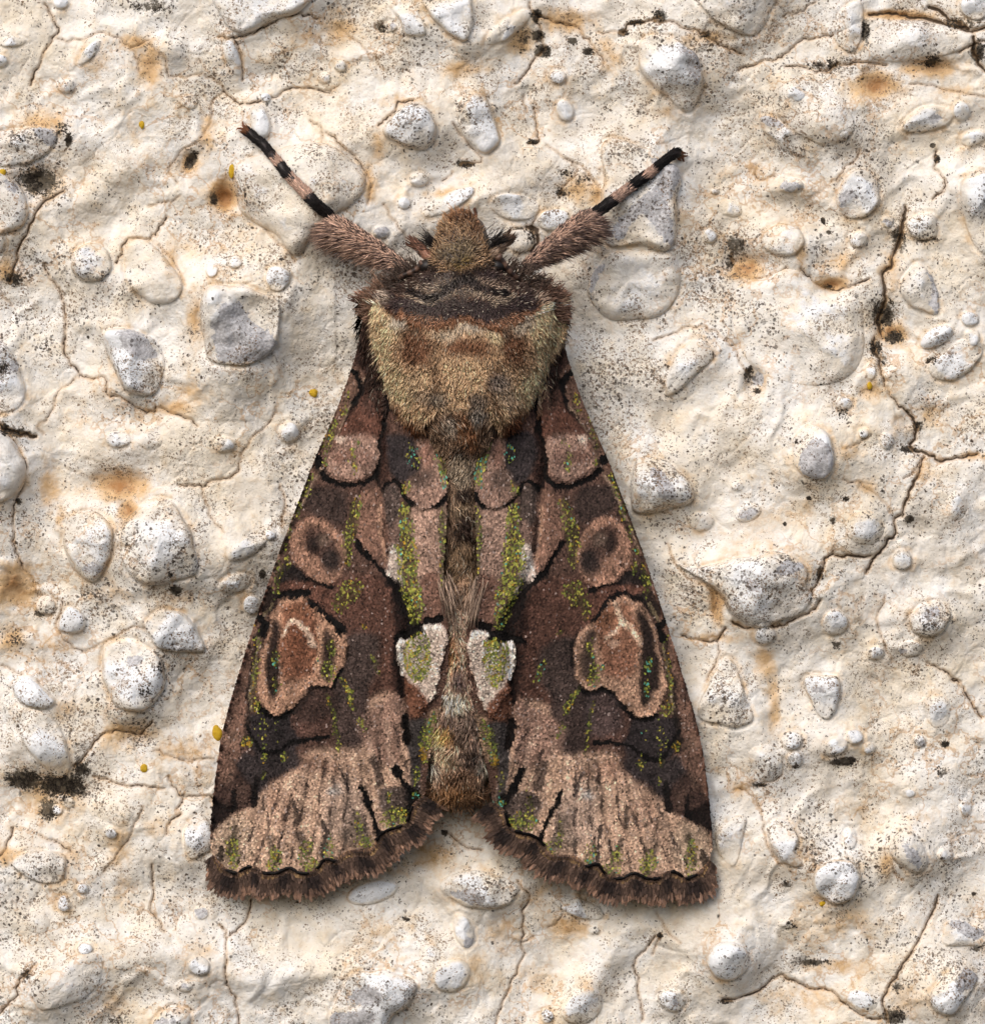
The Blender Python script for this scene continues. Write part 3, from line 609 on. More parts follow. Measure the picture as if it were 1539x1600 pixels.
wxn = GX + 14 * fbm(GX, GY, 70, 3, 5); wyn = GY + 14 * fbm(GX, GY, 70, 3, 6)
HW = 22 * fbm(wxn, wyn, 330, 3, 1) + 24 * fbm(wxn, wyn, 160, 2, 2) + 2.8 * fbm(wxn, wyn, 48, 2, 3) + 1.2 * fbm(wxn, wyn, 24, 2, 14) + .9 * fbm(GX, GY, 12, 2, 4)
rid = 1 - np.abs(fbm(wxn, wyn, 95, 3, 9)); HW += 4 * (sstep(.70, 1.0, rid) - .3)          # trowelled ridges
rid2 = 1 - np.abs(fbm(wxn, wyn, 60, 2, 12)); HW -= 1.2 * sstep(.9, 1.0, rid2)
for sp in HOLLOW:
    f, cx, cy, rx, ry = sp[:5]; (px, py), = f([(cx, cy)]); r = max(rx, ry) / (1 if f is PX else S) * 2.6
    w = window(px - r, px + r, py - r, py + r)
    HW[w] += (1.8 if sp[5] > 0 else 1.3) * gauss(GX[w] + 5 * fbm(GX[w], GY[w], 40, 2, 8), GY[w] + 5 * fbm(GX[w], GY[w], 40, 2, 18), sp)
STA = np.zeros_like(HW); MOU = np.zeros_like(HW)
for lst, arr in ((STAIN, STA), (MOULD, MOU)):
    for sp in lst:
        f, cx, cy, rx, ry = sp[:5]; (px, py), = f([(cx, cy)]); r = max(rx, ry) / S * 2.6
        w = window(px - r, px + r, py - r, py + r)
        arr[w] = np.maximum(arr[w], gauss(GX[w], GY[w], sp))
out = sstep(1560, 1700, GX) + sstep(-20, -160, GX) + sstep(1620, 1760, GY) + sstep(-20, -160, GY)
STA += np.clip(out, 0, 1) * np.clip(.5 * fbm(GX, GY, 160, 3, 21), 0, 1)
SKIRT = np.zeros_like(HW); RIM = np.zeros_like(HW)
PEBD = []
PEB = [(a, k, (.2 + .8 * ro if k > .66 else ro), wh, g, fl) for a, k, ro, wh, g, fl in PEB]
for i, (poly, k, rough, white, grey, flat) in enumerate(PEB):
    P = smooth_closed(poly, 4)
    c = P.mean(0)
    a = np.arctan2(P[:, 1] - c[1], P[:, 0] - c[0])
    P = c + (P - c) * (1 + .05 * np.sin(3 * a + i) * rough + .035 * np.sin(7 * a + 2.3 * i) * rough)[:, None]
    ext = np.ptp(P, 0).max()
    gxx, gyy = np.meshgrid(np.linspace(P[:, 0].min(), P[:, 0].max(), 30), np.linspace(P[:, 1].min(), P[:, 1].max(), 30))
    R = float((-sd_poly(gxx, gyy, P)).max())
    hgt = min(.80 * R * k + 2.0, 46 * max(k, .6))
    m = ext * .5 + 20
    w = window(P[:, 0].min() - m, P[:, 0].max() + m, P[:, 1].min() - m, P[:, 1].max() + m)
    sd = sd_poly(GX[w], GY[w], P)
    ws = .55 * R + 6
    SKIRT[w] += .55 * hgt * np.exp(-(np.maximum(sd, 0) / ws) ** 1.4)
    SKIRT[w] -= 2.2 * np.exp(-((sd - 2.0) / 3.0) ** 2) * (.5 + rough) * sstep(.35, .8, k)          # crease at the foot
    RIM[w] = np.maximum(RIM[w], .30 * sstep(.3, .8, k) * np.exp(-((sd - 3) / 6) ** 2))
    PEBD.append([P, R, hgt, w, sd])
HW += SKIRT
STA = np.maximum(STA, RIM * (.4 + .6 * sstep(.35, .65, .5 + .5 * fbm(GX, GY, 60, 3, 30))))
sdm = sd_poly(GX, GY, COVER)
HW = HW - np.median(HW) * .5
HW = np.where(HW > 20 + np.maximum(sdm + 14, 0) * .8, 20 + np.maximum(sdm + 14, 0) * .8, HW)
CRD = np.full_like(HW, 12.0)
for ci, (pts, hw_, dp) in enumerate(CR):
    p = smooth_open(pts, 7)
    t = np.arange(len(p))
    p = p + np.stack([vnoise(t * .45, t * 0 + ci, 40) - .5, vnoise(t * .45, t * 0 + ci, 41) - .5], -1) * 5.0 + np.stack([vnoise(t * 1.3, t * 0 + ci, 42) - .5, vnoise(t * 1.3, t * 0 + ci, 43) - .5], -1) * 3.0
    lo, hi = p.min(0) - 14, p.max(0) + 14
    w = window(lo[0], hi[0], lo[1], hi[1])
    d = d_line(GX[w], GY[w], p)
    wid = hw_ * (.45 + 1.1 * vnoise(GX[w] / 16, GY[w] / 16, 50 + ci % 7))
    CRD[w] = np.minimum(CRD[w], d - wid)
    HW[w] -= dp * np.exp(-(d / (hw_ + 1.3)) ** 2) + .15 * dp * np.exp(-(d / 8) ** 2)
H0 = HW.copy()                       # surface the gravel is bedded in
for P, R, hgt, w, sd in PEBD:
    HW[w] -= 12 * sstep(2.5, 9, -sd)

def samp(arr, x, y):
    x = np.asarray(x, float); y = np.asarray(y, float)
    ix = np.clip(np.searchsorted(gx, x) - 1, 0, len(gx) - 2); iy = np.clip(np.searchsorted(gy, y) - 1, 0, len(gy) - 2)
    fx = np.clip((x - gx[ix]) / (gx[ix + 1] - gx[ix]), 0, 1); fy = np.clip((y - gy[iy]) / (gy[iy + 1] - gy[iy]), 0, 1)
    return (arr[iy, ix] * (1 - fx) + arr[iy, ix + 1] * fx) * (1 - fy) + (arr[iy + 1, ix] * (1 - fx) + arr[iy + 1, ix + 1] * fx) * fy

WHT = np.clip(.55 * sstep(14, 52, HW - 6) + .35 * fbm(GX, GY, 130, 3, 61), 0, 1) * (1 - np.clip(STA, 0, 1))
edge = np.zeros_like(HW); edge[0] = edge[-1] = 1; edge[:, 0] = edge[:, -1] = 1
HWm = np.where(edge > 0, -400, HW)
V = np.stack([GX.ravel(), GY.ravel(), HWm.ravel()], -1)
PLACE_W = world(CX, CY, 0)
wall = build('plaster_wall', V, grid_faces(len(gy), len(gx))[:, ::-1], M_WALL, None,
             floats=dict(stain=STA, crackd=CRD, mould=MOU, white=WHT, greyd=np.full_like(HW, 30), speck=np.clip(.8 * fbm(GX, GY, 190, 3, 97), 0, .6)))
tag(wall, 'cream painted pebbledash wall, cracked and speckled, that the moth rests on', 'wall', kind='structure')

TOP = H0.copy()
def pebble_mesh(i):
    poly, k, rough, white, grey, flat = PEB[i]
    P, R, hgt, w, sdw = PEBD[i]
    r = np.random.default_rng(900 + i)
    c = P.mean(0)
    per = np.linalg.norm(P - np.roll(P, 1, 0), axis=1).sum()
    na = int(np.clip(per / 4.2, 16, 110)); nr = int(np.clip(R / 2.6, 5, 24))
    # resample outline
    q = np.vstack([P, P[:1]]); s = np.concatenate([[0], np.cumsum(np.linalg.norm(np.diff(q, axis=0), axis=1))])
    tt = np.linspace(0, s[-1], na, endpoint=False)
    ring = np.stack([np.interp(tt, s, q[:, 0]), np.interp(tt, s, q[:, 1])], -1)
    fr = np.concatenate([np.sin(np.linspace(0.0, 1, nr) * math.pi / 2)[1:], [1.0]])      # rings crowd towards the foot
    X = c[0] + (ring[None, :, 0] - c[0]) * fr[:, None]; Y = c[1] + (ring[None, :, 1] - c[1]) * fr[:, None]
    outw = (ring - c) / (np.linalg.norm(ring - c, axis=1, keepdims=True) + 1e-9)
    X[-1] += outw[:, 0] * 3; Y[-1] += outw[:, 1] * 3
    X = np.vstack([np.full((1, na), c[0]), X]); Y = np.vstack([np.full((1, na), c[1]), Y])
    def height(x, y):
        sd = sd_poly(x, y, P)
        t = np.clip(-sd / R, 0, 1)
        if flat: t = np.clip(t * (1 + 1.6 * flat), 0, 1)
        prof = np.sqrt(np.clip(1 - (1 - t) ** 2.2, 0, 1))
        if k <= .66: prof = prof * (k - .3) / .36 + sstep(0, 1, t) ** .8 * (.66 - k) / .36 if k > .3 else sstep(0, 1, t) ** .8
        z = hgt * prof
        if rough > .25:
            rr = np.random.default_rng(500 + i)
            for q_ in range(int(4 + 4 * rough)):
                an = rr.uniform(0, 2 * math.pi); sl = rr.uniform(.25, .95); off = rr.uniform(.45, 1.0) * hgt
                pl = off + sl * ((x - c[0]) * math.cos(an) + (y - c[1]) * math.sin(an)) * hgt / R * .8 + .25 * hgt
                kk = .10 * hgt + .4
                hh = np.clip(.5 + .5 * (z - pl) / kk, 0, 1)
                z = z * (1 - hh) + pl * hh - kk * hh * (1 - hh)
            z = np.maximum(z, hgt * prof * .3)
        z = z + prof * (hgt * .10 * fbm(x, y, R * .7, 3, 70 + i % 9) * (1 + rough) + (.35 + 1.5 * rough) * fbm(x, y, 11, 3, 80 + i % 5) * min(1, R / 14))
        return z, t, sd
    z, t, sd = height(X, Y)
    hh = samp(H0, X, Y) + z
    hh[-1] -= 9 if k > .6 else 3
    zt, _, sdt = height(GX[w], GY[w])
    TOP[w] = np.maximum(TOP[w], np.where(sdt < 0, H0[w] + zt, -99))
    gd = np.full(X.shape, 30.0)
    for g in grey: gd = np.minimum(gd, sd_poly(X, Y, smooth_closed(g, 4)))
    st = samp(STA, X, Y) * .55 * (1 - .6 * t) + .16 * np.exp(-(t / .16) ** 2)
    wh = white * (.25 + .75 * sstep(.15, .8, z / (hgt + .01))) + .15 * fbm(X, Y, 26, 2, 90 + i % 4)
    Vp = np.stack([X.ravel(), Y.ravel(), hh.ravel()], -1)
    Fq = grid_faces(len(X), na, True)
    return Vp, Fq, dict(stain=st, crackd=np.maximum(samp(CRD, X, Y), 4) , mould=samp(MOU, X, Y) * .6, white=wh, greyd=gd, speck=np.clip(.05 + .38 * rough + .5 * fbm(X, Y, 40, 2, 95), 0, .9))

for i in range(len(PEB)):
    Vp, Fq, fl = pebble_mesh(i)
    o = build('pebble', Vp, Fq[:, ::-1], M_WALL, wall, floats=fl, origin=world(*PEBD[i][0].mean(0), 0))

# ------------------------------------------------------------------ mould crumbs (uncountable)
def blobs(pts, rad, cols, seed):
    """small irregular octahedral crumbs"""
    r = np.random.default_rng(seed); n = len(pts)
    base = np.array([(1, 0, 0), (0, 1, 0), (-1, 0, 0), (0, -1, 0), (0, 0, 1), (0, 0, -.6)], float)
    v = base[None] * rad[:, None, None] * r.uniform(.6, 1.3, (n, 6, 1))
    a = r.uniform(0, 6.28, n); ca, sa = np.cos(a)[:, None], np.sin(a)[:, None]
    vx = v[..., 0] * ca - v[..., 1] * sa; vy = v[..., 0] * sa + v[..., 1] * ca
    V = np.stack([vx, vy, v[..., 2]], -1) + pts[:, None, :]
    f = np.array([(0, 1, 4), (1, 2, 4), (2, 3, 4), (3, 0, 4), (1, 0, 5), (2, 1, 5), (3, 2, 5), (0, 3, 5)])
    F = (f[None] + np.arange(n)[:, None, None] * 6).reshape(-1, 3)
    return V.reshape(-1, 3), F, np.repeat(cols, 6, 0)

mp = []
flat_idx = rng.choice(MOU.size, 16000, p=(np.clip(MOU - .35, 0, 1) ** 1.5 * (np.abs(GX - 770) < 800) * (np.abs(GY - 800) < 830)).ravel() / (np.clip(MOU - .35, 0, 1) ** 1.5 * (np.abs(GX - 770) < 800) * (np.abs(GY - 800) < 830)).sum())
mx = GX.ravel()[flat_idx] + rng.uniform(-1, 1, len(flat_idx)); my = GY.ravel()[flat_idx] + rng.uniform(-1, 1, len(flat_idx))
keep = vnoise(mx / 9, my / 9, 3) > .42
mx, my = mx[keep][:5200], my[keep][:5200]
mr = rng.uniform(.7, 2.1, len(mx))
mc = lin((52, 46, 40))[None] * rng.uniform(.5, 2.2, (len(mx), 1))
Vb, Fb, Cb = blobs(np.stack([mx, my, samp(TOP, mx, my) + .1], -1), mr, mc, 5)
tag(build('mould_crust', Vb, Fb[:, ::-1], M_SKIN, wall, cols=dict(Col=Cb), smooth=False, origin=world(CX, CY, 0)), kind='stuff')

def top(x, y): return float(samp(TOP, x, y))
# ------------------------------------------------------------------ the moth
moth = empty('moth', 722, 800, 20)
PLACE[moth.name] = tuple(world(722, 800, 20))
tag(moth, 'brown moth with tented wings, tan furry thorax and lime green flecks, resting head up', 'moth')

W4 = tile(420, 540, 4.0); W6 = tile(310, 850, 1131 / 410); W8 = tile(580, 850, 1000 / 300); Z2 = tile(540, 300, 1524 / 400)
N4 = tile(380, 880, 1354 / 220); N9 = tile(590, 640, 1224 / 260); HD = tile(600, 310, 1539 / 260)
def RR(pts):                                   # a feature of the other wing, brought into this wing's coordinates
    f = tile(860, 880, 1354 / 220)
    return [(1442 - a, b - 8) for a, b in f(pts)]

def paint(x, y, layers, base, side='L', warp=2.6, seed=0):
    xw = x + warp * fbm(x, y, 10, 2, 201 + seed) + 2 * warp * fbm(x, y, 42, 2, 203 + seed)
    yw = y + warp * fbm(x, y, 10, 2, 202 + seed) + 2 * warp * fbm(x, y, 42, 2, 204 + seed)
    col = np.tile(lin(base), (len(x), 1)); g = np.zeros(len(x)); tint = np.zeros(len(x)); rel = np.zeros(len(x))
    for L in layers:
        if L.get('side', side) != side: continue
        k = L['k']; pts = np.array(L['f'](L['p'])) if 'p' in L else None
        if k == 'poly' or k == 'gpoly': d = sd_poly(xw, yw, smooth_closed(pts, 4))
        elif k == 'line' or k == 'gline':
            d = d_line(xw, yw, smooth_open(pts, 4) if len(pts) > 2 else pts) - L['w'] * 1.3 * (.65 + .3 * vnoise(x / 23, y / 23, 8 + seed) + .8 * (vnoise(x / 6, y / 6, 7 + seed) - .3))
        else:
            (cx, cy), (ex, _), (_, ey) = L['f']([(L['c'][0], L['c'][1]), (L['c'][0] + L['r'][0], L['c'][1]), (L['c'][0], L['c'][1] + L['r'][1])])
            d = (np.sqrt(((xw - cx) / (ex - cx)) ** 2 + ((yw - cy) / (ey - cy)) ** 2) - 1) * min(abs(ex - cx), abs(ey - cy))
        ft = L.get('ft', 2.0)
        m = 1 - sstep(-ft, ft, d)
        if k[0] == 'g':
            gm = m * L['a']; g = np.maximum(g, gm); tint = np.where(gm > .02, L.get('t', 0.0), tint)
        else:
            m = m * L.get('a', 1.0)
            col = col * (1 - m[:, None]) + lin(L['col'])[None] * m[:, None]
            if L.get('clear', k != 'line' or L.get('a', 1) > .9): g = g * (1 - m)
            rel = rel + m * L.get('rel', 0.0)
    return col, g, tint, rel

def P_(f, p, col, a=1.0, ft=2.0, **k): return dict(k='poly', f=f, p=p, col=col, a=a, ft=ft, **k)
def L_(f, p, col, w, a=1.0, ft=1.3, **k): return dict(k='line', f=f, p=p, col=col, w=w, a=a, ft=ft, **k)
def O_(f, c, r, col, a=1.0, ft=4.0, **k): return dict(k='ell', f=f, c=c, r=r, col=col, a=a, ft=ft, **k)
def GP(f, p, a, t=0.0, ft=3.0): return dict(k='gpoly', f=f, p=p, a=a, t=t, ft=ft)
def GL(f, p, w, a, t=0.0, ft=2.0): return dict(k='gline', f=f, p=p, w=w, a=a, t=t, ft=ft)
def GO(f, c, r, a, t=0.0, ft=3.0): return dict(k='gell', f=f, c=c, r=r, a=a, t=t, ft=ft)

BLK = (20, 13, 13); DK = (50, 36, 34); TAN = (166, 130, 112); PINK = (148, 112, 98); RUST = (100, 60, 48); PURP = (56, 47, 50)
WING = [
    # general shading of the forewing, base to margin
    P_(W4, [(560, 0), (700, 0), (760, 280), (740, 600), (560, 420), (560, 200)], (52, 32, 28), .9, 10),
    P_(W4, [(130, 860), (560, 880), (700, 900), (640, 1250), (520, 1330), (380, 1080), (200, 1060)], (88, 62, 54), .8, 8),
    P_(W4, [(190, 900), (470, 890), (480, 1090), (380, 1080), (250, 1000)], (66, 52, 50), .8, 6),
    P_(W6, [(560, 150), (860, 180), (900, 640), (640, 640), (640, 400)], (94, 60, 50), .8, 8),
    P_(W6, [(640, 390), (780, 400), (780, 560), (690, 660), (600, 640)], (74, 60, 58), .9, 8),
    P_(W6, [(850, 170), (940, 320), (950, 380), (880, 390), (890, 640), (850, 600), (845, 330)], (42, 24, 20), .9, 5),
    P_(W6, [(215, 720), (430, 735), (440, 860), (340, 930), (250, 900), (205, 830)], PURP, 1, 4),
    P_(W6, [(430, 650), (570, 615), (580, 815), (430, 815)], (96, 66, 58), .9, 4),
    P_(W6, [(575, 610), (730, 600), (750, 790), (700, 870), (600, 840)], (74, 58, 56), .9, 6),
    # pale outer field
    P_(W6, [(420, 960), (480, 880), (580, 860), (700, 870), (745, 800), (760, 660), (850, 640), (885, 760), (920, 900), (965, 1070), (905, 1185), (850, 1225), (780, 1280), (620, 1340), (540, 1370), (400, 1400), (230, 1400), (70, 1400), (55, 1230), (180, 1150), (280, 1060)], (172, 137, 117), 1, 9),
    P_(W6, [(700, 760), (860, 640), (880, 780), (860, 930), (760, 900)], (140, 106, 94), .9, 8),
    P_(W6, [(560, 1000), (700, 1010), (740, 1200), (560, 1250)], (158, 134, 124), .6, 14),
    P_(W6, [(80, 1210), (200, 1170), (240, 1330), (80, 1390)], (158, 134, 116), .7, 10),
    O_(W6, (520, 940), (110, 40), (128, 90, 74), .7, 10), O_(W6, (360, 1120), (60, 70), (150, 112, 94), .5, 10),
    P_(W6, [(180, 900), (280, 900), (350, 880), (430, 880), (440, 950), (340, 1000), (270, 1070), (170, 1030)], (62, 52, 54), 1, 6),
    P_(W6, [(95, 880), (170, 950), (250, 1050), (262, 1100), (160, 1150), (72, 1212), (55, 1190)], (70, 49, 44), 1, 5),
    P_(W6, [(60, 1080), (110, 1100), (170, 1130), (70, 1210), (50, 1200)], (34, 23, 22), .9, 4),
    O_(W6, (130, 960), (30, 60), (112, 84, 72), .8, 6),
    # costal strip
    P_(W4, [(480, 150), (600, 200), (555, 330), (470, 490), (400, 640), (330, 780), (200, 1030), (60, 1330), (-80, 1610), (-240, 1900), (-230, 1700), (60, 1000), (220, 690)], (112, 82, 70), .95, 5),
    P_(W6, [(380, 120), (330, 240), (290, 330), (245, 540), (215, 720), (205, 860), (60, 1080), (60, 820), (170, 420), (300, 80)], (116, 84, 72), .95, 5),
    L_(W4, [(560, 380), (500, 500), (430, 640), (370, 760)], (46, 34, 30), 8, .75, 5, clear=False),
    L_(W4, [(250, 860), (130, 1110), (20, 1330)], (44, 34, 32), 9, .7, 5, clear=False),
    L_(W6, [(370, 130), (320, 260)], (34, 27, 28), 9, .85, 4, clear=False),
    O_(W6, (165, 600), (36, 46), (62, 42, 38), .8, 6), O_(W6, (225, 370), (26, 60), (132, 98, 84), .7, 6), O_(W6, (120, 720), (26, 60), (64, 44, 40), .7, 6), O_(W6, (180, 470), (30, 36), (70, 46, 40), .7, 6), O_(W6, (150, 830), (30, 40), (124, 94, 80), .6, 6), O_(W6, (190, 1060), (30, 50), (90, 66, 58), .6, 6),
    L_(W6, [(270, 380), (238, 560), (215, 740), (200, 860)], (40, 32, 30), 4, .8, 2.5, clear=False),
    L_(W4, [(600, 210), (555, 335), (470, 490), (400, 640), (335, 780), (200, 1030), (60, 1330)], (150, 122, 104), 1.6, .7, 1.5),
    L_(W4, [(612, 215), (570, 335), (490, 480), (415, 650), (350, 790)], (26, 18, 18), 2.0, .8, 1.5),
    L_(W6, [(330, 240), (288, 340), (250, 520), (228, 700)], (130, 112, 84), 1.8, .7, 1.5),
    L_(W4, [(525, 150), (560, 205), (585, 260), (560, 340)], BLK, 4.2), L_(W4, [(262, 655), (335, 728)], BLK, 6.5), L_(W6, [(245, 302), (298, 335), (285, 380)], BLK, 6.0),
    # basal lobe
    P_(W4, [(560, 400), (600, 290), (680, 280), (735, 330), (725, 500), (705, 640), (680, 740), (630, 800), (560, 840), (490, 830), (420, 800), (365, 740), (400, 640), (470, 510)], (104, 66, 54), 1, 3, rel=2.5),
    P_(W4, [(420, 640), (500, 560), (700, 600), (680, 740), (630, 800), (560, 840), (490, 830), (420, 800), (365, 740)], (148, 116, 104), .9, 7),
    O_(W4, (480, 700), (70, 40), (118, 80, 68), .7, 6), O_(W4, (600, 700), (50, 60), (120, 84, 74), .5, 6), O_(W4, (660, 330), (70, 90), (74, 52, 46), .7, 8), O_(W4, (460, 590), (26, 24), (196, 172, 160), .9, 4), O_(W4, (560, 470), (50, 60), (92, 56, 44), .7, 6),
    L_(W4, [(345, 790), (400, 830), (470, 860), (560, 878), (640, 848), (690, 760), (715, 600), (740, 400)], BLK, 4.6, rel=-2),
    L_(W4, [(740, 300), (735, 500), (715, 640), (690, 780), (690, 900), (705, 1000), (700, 1100)], (26, 15, 13), 3.6, .9),
    P_(W4, [(725, 560), (780, 590), (760, 800), (700, 870), (700, 700)], (60, 36, 30), .8, 4),
    # dark basal dorsal field and its lobe
    P_(W4, [(755, 560), (900, 560), (960, 700), (900, 840), (800, 850), (755, 760)], (58, 49, 52), 1, 5),
    P_(W4, [(930, 560), (1030, 540), (1060, 700), (1115, 850), (1112, 920), (1040, 1000), (970, 1015), (900, 960), (858, 900), (880, 830), (950, 760)], (138, 106, 94), 1, 4, rel=2.5),
    O_(W4, (960, 830), (70, 60), (84, 66, 60), .8, 8), O_(W4, (985, 680), (34, 80), (132, 92, 80), .8, 5),
    L_(W4, [(700, 965), (740, 880), (790, 858), (830, 900), (870, 960), (930, 1002), (990, 1030), (1060, 1000), (1110, 930)], BLK, 3.8, rel=-2),
    P_(W4, [(705, 970), (735, 895), (790, 878), (828, 930), (830, 1050), (780, 1120), (725, 1080)], (84, 68, 64), 1, 3),
    P_(W4, [(900, 1030), (1070, 1035), (1080, 1300), (1060, 1500), (970, 1560), (930, 1300)], (148, 116, 103), 1, 5),
    P_(W4, [(780, 1100), (840, 1060), (830, 1300), (760, 1320)], (112, 86, 78), .9, 5),
    P_(W4, [(770, 1260), (830, 1260), (850, 1560), (800, 1500), (738, 1420)], (178, 160, 154), 1, 4),
    P_(W6, [(960, 150), (1050, 120), (1040, 290), (975, 330)], (116, 82, 70), 1, 4),
    P_(W4, [(1075, 1040), (1130, 1040), (1130, 1500), (1080, 1500)], (110, 90, 76), .8, 4),
    # triangular pale wedge and diagonal black dash
    P_(W4, [(690, 900), (740, 1050), (765, 1250), (745, 1390), (700, 1330), (590, 1225), (555, 1100), (580, 950)], (128, 92, 78), 1, 4),
    L_(W4, [(700, 1010), (720, 1180), (745, 1330)], (170, 128, 106), 2.5, .8, 2), L_(W4, [(735, 1080), (760, 1280)], (60, 40, 34), 2.2, .8, 2),
    L_(W4, [(565, 1215), (640, 1310), (700, 1390), (760, 1460), (820, 1540), (880, 1600)], BLK, 4.0, rel=-2),
    L_(W6, [(850, 170), (890, 260), (930, 330), (900, 380)], (22, 12, 11), 9, .9, 4),
    # orbicular
    P_(W4, [(230, 1090), (300, 1058), (370, 1090), (430, 1150), (480, 1220), (500, 1330), (450, 1430), (350, 1480), (260, 1430), (180, 1350), (152, 1250), (180, 1150)], (146, 106, 88), 1, 3, rel=2),
    P_(W4, [(260, 1120), (320, 1110), (390, 1170), (440, 1240), (450, 1340), (390, 1370), (320, 1310), (260, 1270), (230, 1180)], (88, 62, 54), 1, 6),
    O_(W4, (290, 1230), (44, 60), (50, 36, 34), .9, 6), O_(W4, (410, 1330), (70, 80), (52, 42, 42), .85, 8), O_(W4, (350, 1200), (40, 40), (106, 86, 76), .7, 6),
    L_(W4, [(140, 1385), (230, 1450), (330, 1490), (410, 1505)], BLK, 3.2), L_(N4, [(510, 40), (600, 130), (700, 170), (810, 210)], BLK, 3.0),
    P_(W4, [(90, 1350), (160, 1370), (230, 1460), (150, 1540), (60, 1540)], (48, 38, 38), .9, 5),
    P_(W6, [(330, 180), (420, 150), (560, 190), (600, 320), (500, 240), (420, 200)], (104, 66, 54), .9, 4),
    # reniform, this wing
    P_(N4, [(400, 310), (480, 290), (600, 300), (680, 370), (770, 460), (900, 560), (985, 660), (1020, 780), (1000, 920), (940, 1030), (900, 1120), (830, 1180), (700, 1160), (640, 1230), (540, 1330), (420, 1420), (320, 1425), (200, 1330), (155, 1210), (165, 1000), (200, 800), (260, 620), (330, 420)], (160, 119, 97), 1, 3, rel=3, side='L'),
    P_(N4, [(420, 380), (600, 350), (700, 450), (770, 600), (780, 760), (740, 960), (620, 1080), (440, 1090), (370, 1000), (350, 760), (400, 560)], (128, 80, 58), .95, 8, side='L'),
    O_(N4, (550, 760), (90, 250), (106, 62, 42), .8, 8, side='L'), O_(N4, (560, 420), (120, 60), (116, 74, 52), .8, 8, side='L'),
    L_(N4, [(400, 700), (470, 560), (540, 530), (640, 620), (710, 760)], (206, 180, 162), 2.6, .65, 3, side='L'),
    P_(N4, [(310, 540), (370, 560), (350, 760), (370, 1000), (380, 1180), (330, 1290), (250, 1200), (220, 1040), (240, 780)], (40, 28, 28), .95, 5, side='L'),
    L_(N4, [(760, 600), (770, 760), (730, 980)], (172, 132, 108), 3.5, .8, 3, side='L'),
    P_(N4, [(810, 620), (900, 680), (920, 800), (890, 960), (830, 1080), (770, 1030), (790, 850)], (62, 46, 42), .95, 5, side='L'),
    L_(N4, [(370, 290), (500, 265), (640, 280)], BLK, 5.5, side='L'), L_(N4, [(660, 350), (780, 460), (900, 560), (975, 650)], BLK, 3.4, side='L'), L_(N4, [(1015, 780), (1020, 900)], BLK, 2.0, .8, side='L'),
    L_(N4, [(980, 1000), (900, 1140), (840, 1190), (690, 1160)], BLK, 3.0, side='L'), L_(N4, [(690, 1170), (640, 1270), (540, 1370), (420, 1445), (320, 1450), (180, 1350)], BLK, 4.6, side='L'),
    P_(N4, [(640, 1200), (900, 1190), (900, 1400), (560, 1500), (520, 1420)], (72, 52, 48), .8, 6, side='L'),
    # reniform, other wing
    P_(RR, [(600, 340), (700, 320), (800, 350), (880, 420), (960, 560), (1020, 740), (1060, 950), (1085, 1150), (1070, 1280), (1000, 1400), (880, 1465), (760, 1430), (650, 1330), (590, 1220), (520, 1150), (400, 1200), (290, 1150), (220, 1020), (195, 850), (230, 690), (330, 570), (440, 470)], (160, 122, 101), 1, 3, rel=3, side='R'),
    P_(RR, [(560, 400), (720, 380), (800, 480), (830, 700), (820, 950), (760, 1050), (520, 1040), (480, 850), (440, 700), (400, 560)], (138, 92, 70), .95, 8, side='R'),
    O_(RR, (500, 520), (120, 80), (122, 78, 54), .8, 8, side='R'), O_(RR, (650, 960), (150, 110), (136, 90, 70), .7, 8, side='R'),
    L_(RR, [(620, 380), (660, 500), (740, 600), (830, 740)], (214, 178, 154), 3.0, .75, 3, side='R'), L_(RR, [(700, 540), (640, 620), (540, 700)], (196, 170, 150), 2.6, .6, 3, side='R'), O_(RR, (620, 745), (50, 34), (206, 168, 146), .7, 4, side='R'),
    P_(RR, [(840, 420), (900, 480), (960, 650), (1020, 900), (1020, 1150), (940, 1280), (870, 1340), (830, 1240), (840, 1000), (850, 760), (820, 560)], (34, 24, 25), .95, 5, side='R'),
    P_(RR, [(320, 620), (410, 640), (400, 800), (420, 950), (400, 1080), (300, 1080), (240, 940), (290, 800)], (60, 46, 42), .9, 6, side='R'),
    L_(RR, [(370, 520), (480, 440), (600, 320), (700, 285), (800, 330), (850, 350)], BLK, 3.4, side='R'), L_(RR, [(190, 950), (180, 820), (230, 660)], BLK, 2.4, .8, side='R'), L_(RR, [(260, 1150), (370, 1220), (540, 1180), (620, 1310), (740, 1430), (860, 1490), (1000, 1440)], BLK, 4.4, side='R'),
    P_(RR, [(340, 1240), (560, 1230), (640, 1380), (640, 1600), (340, 1600)], (80, 66, 68), .7, 8, side='R'),
    # subterminal zigzag
    L_(W6, [(205, 775), (240, 830), (280, 892), (350, 882), (400, 850), (470, 826), (560, 812)], BLK, 2.8),
    # white dorsal spot
    P_(W6, [(868, 402), (920, 395), (980, 340), (1050, 345), (1075, 420), (1040, 560), (1010, 640), (960, 700), (935, 650), (900, 600), (880, 520)], (176, 156, 147), 1, 2.0, rel=7),
    P_(W6, [(885, 545), (930, 590), (985, 650), (975, 705), (920, 740), (890, 650)], (112, 70, 52), 1, 4, rel=3),
    L_(W6, [(860, 388), (930, 375), (980, 335), (1035, 300)], BLK, 6.5, rel=-2),
    L_(W6, [(868, 420), (884, 540), (880, 640)], (34, 18, 15), 4, .9),
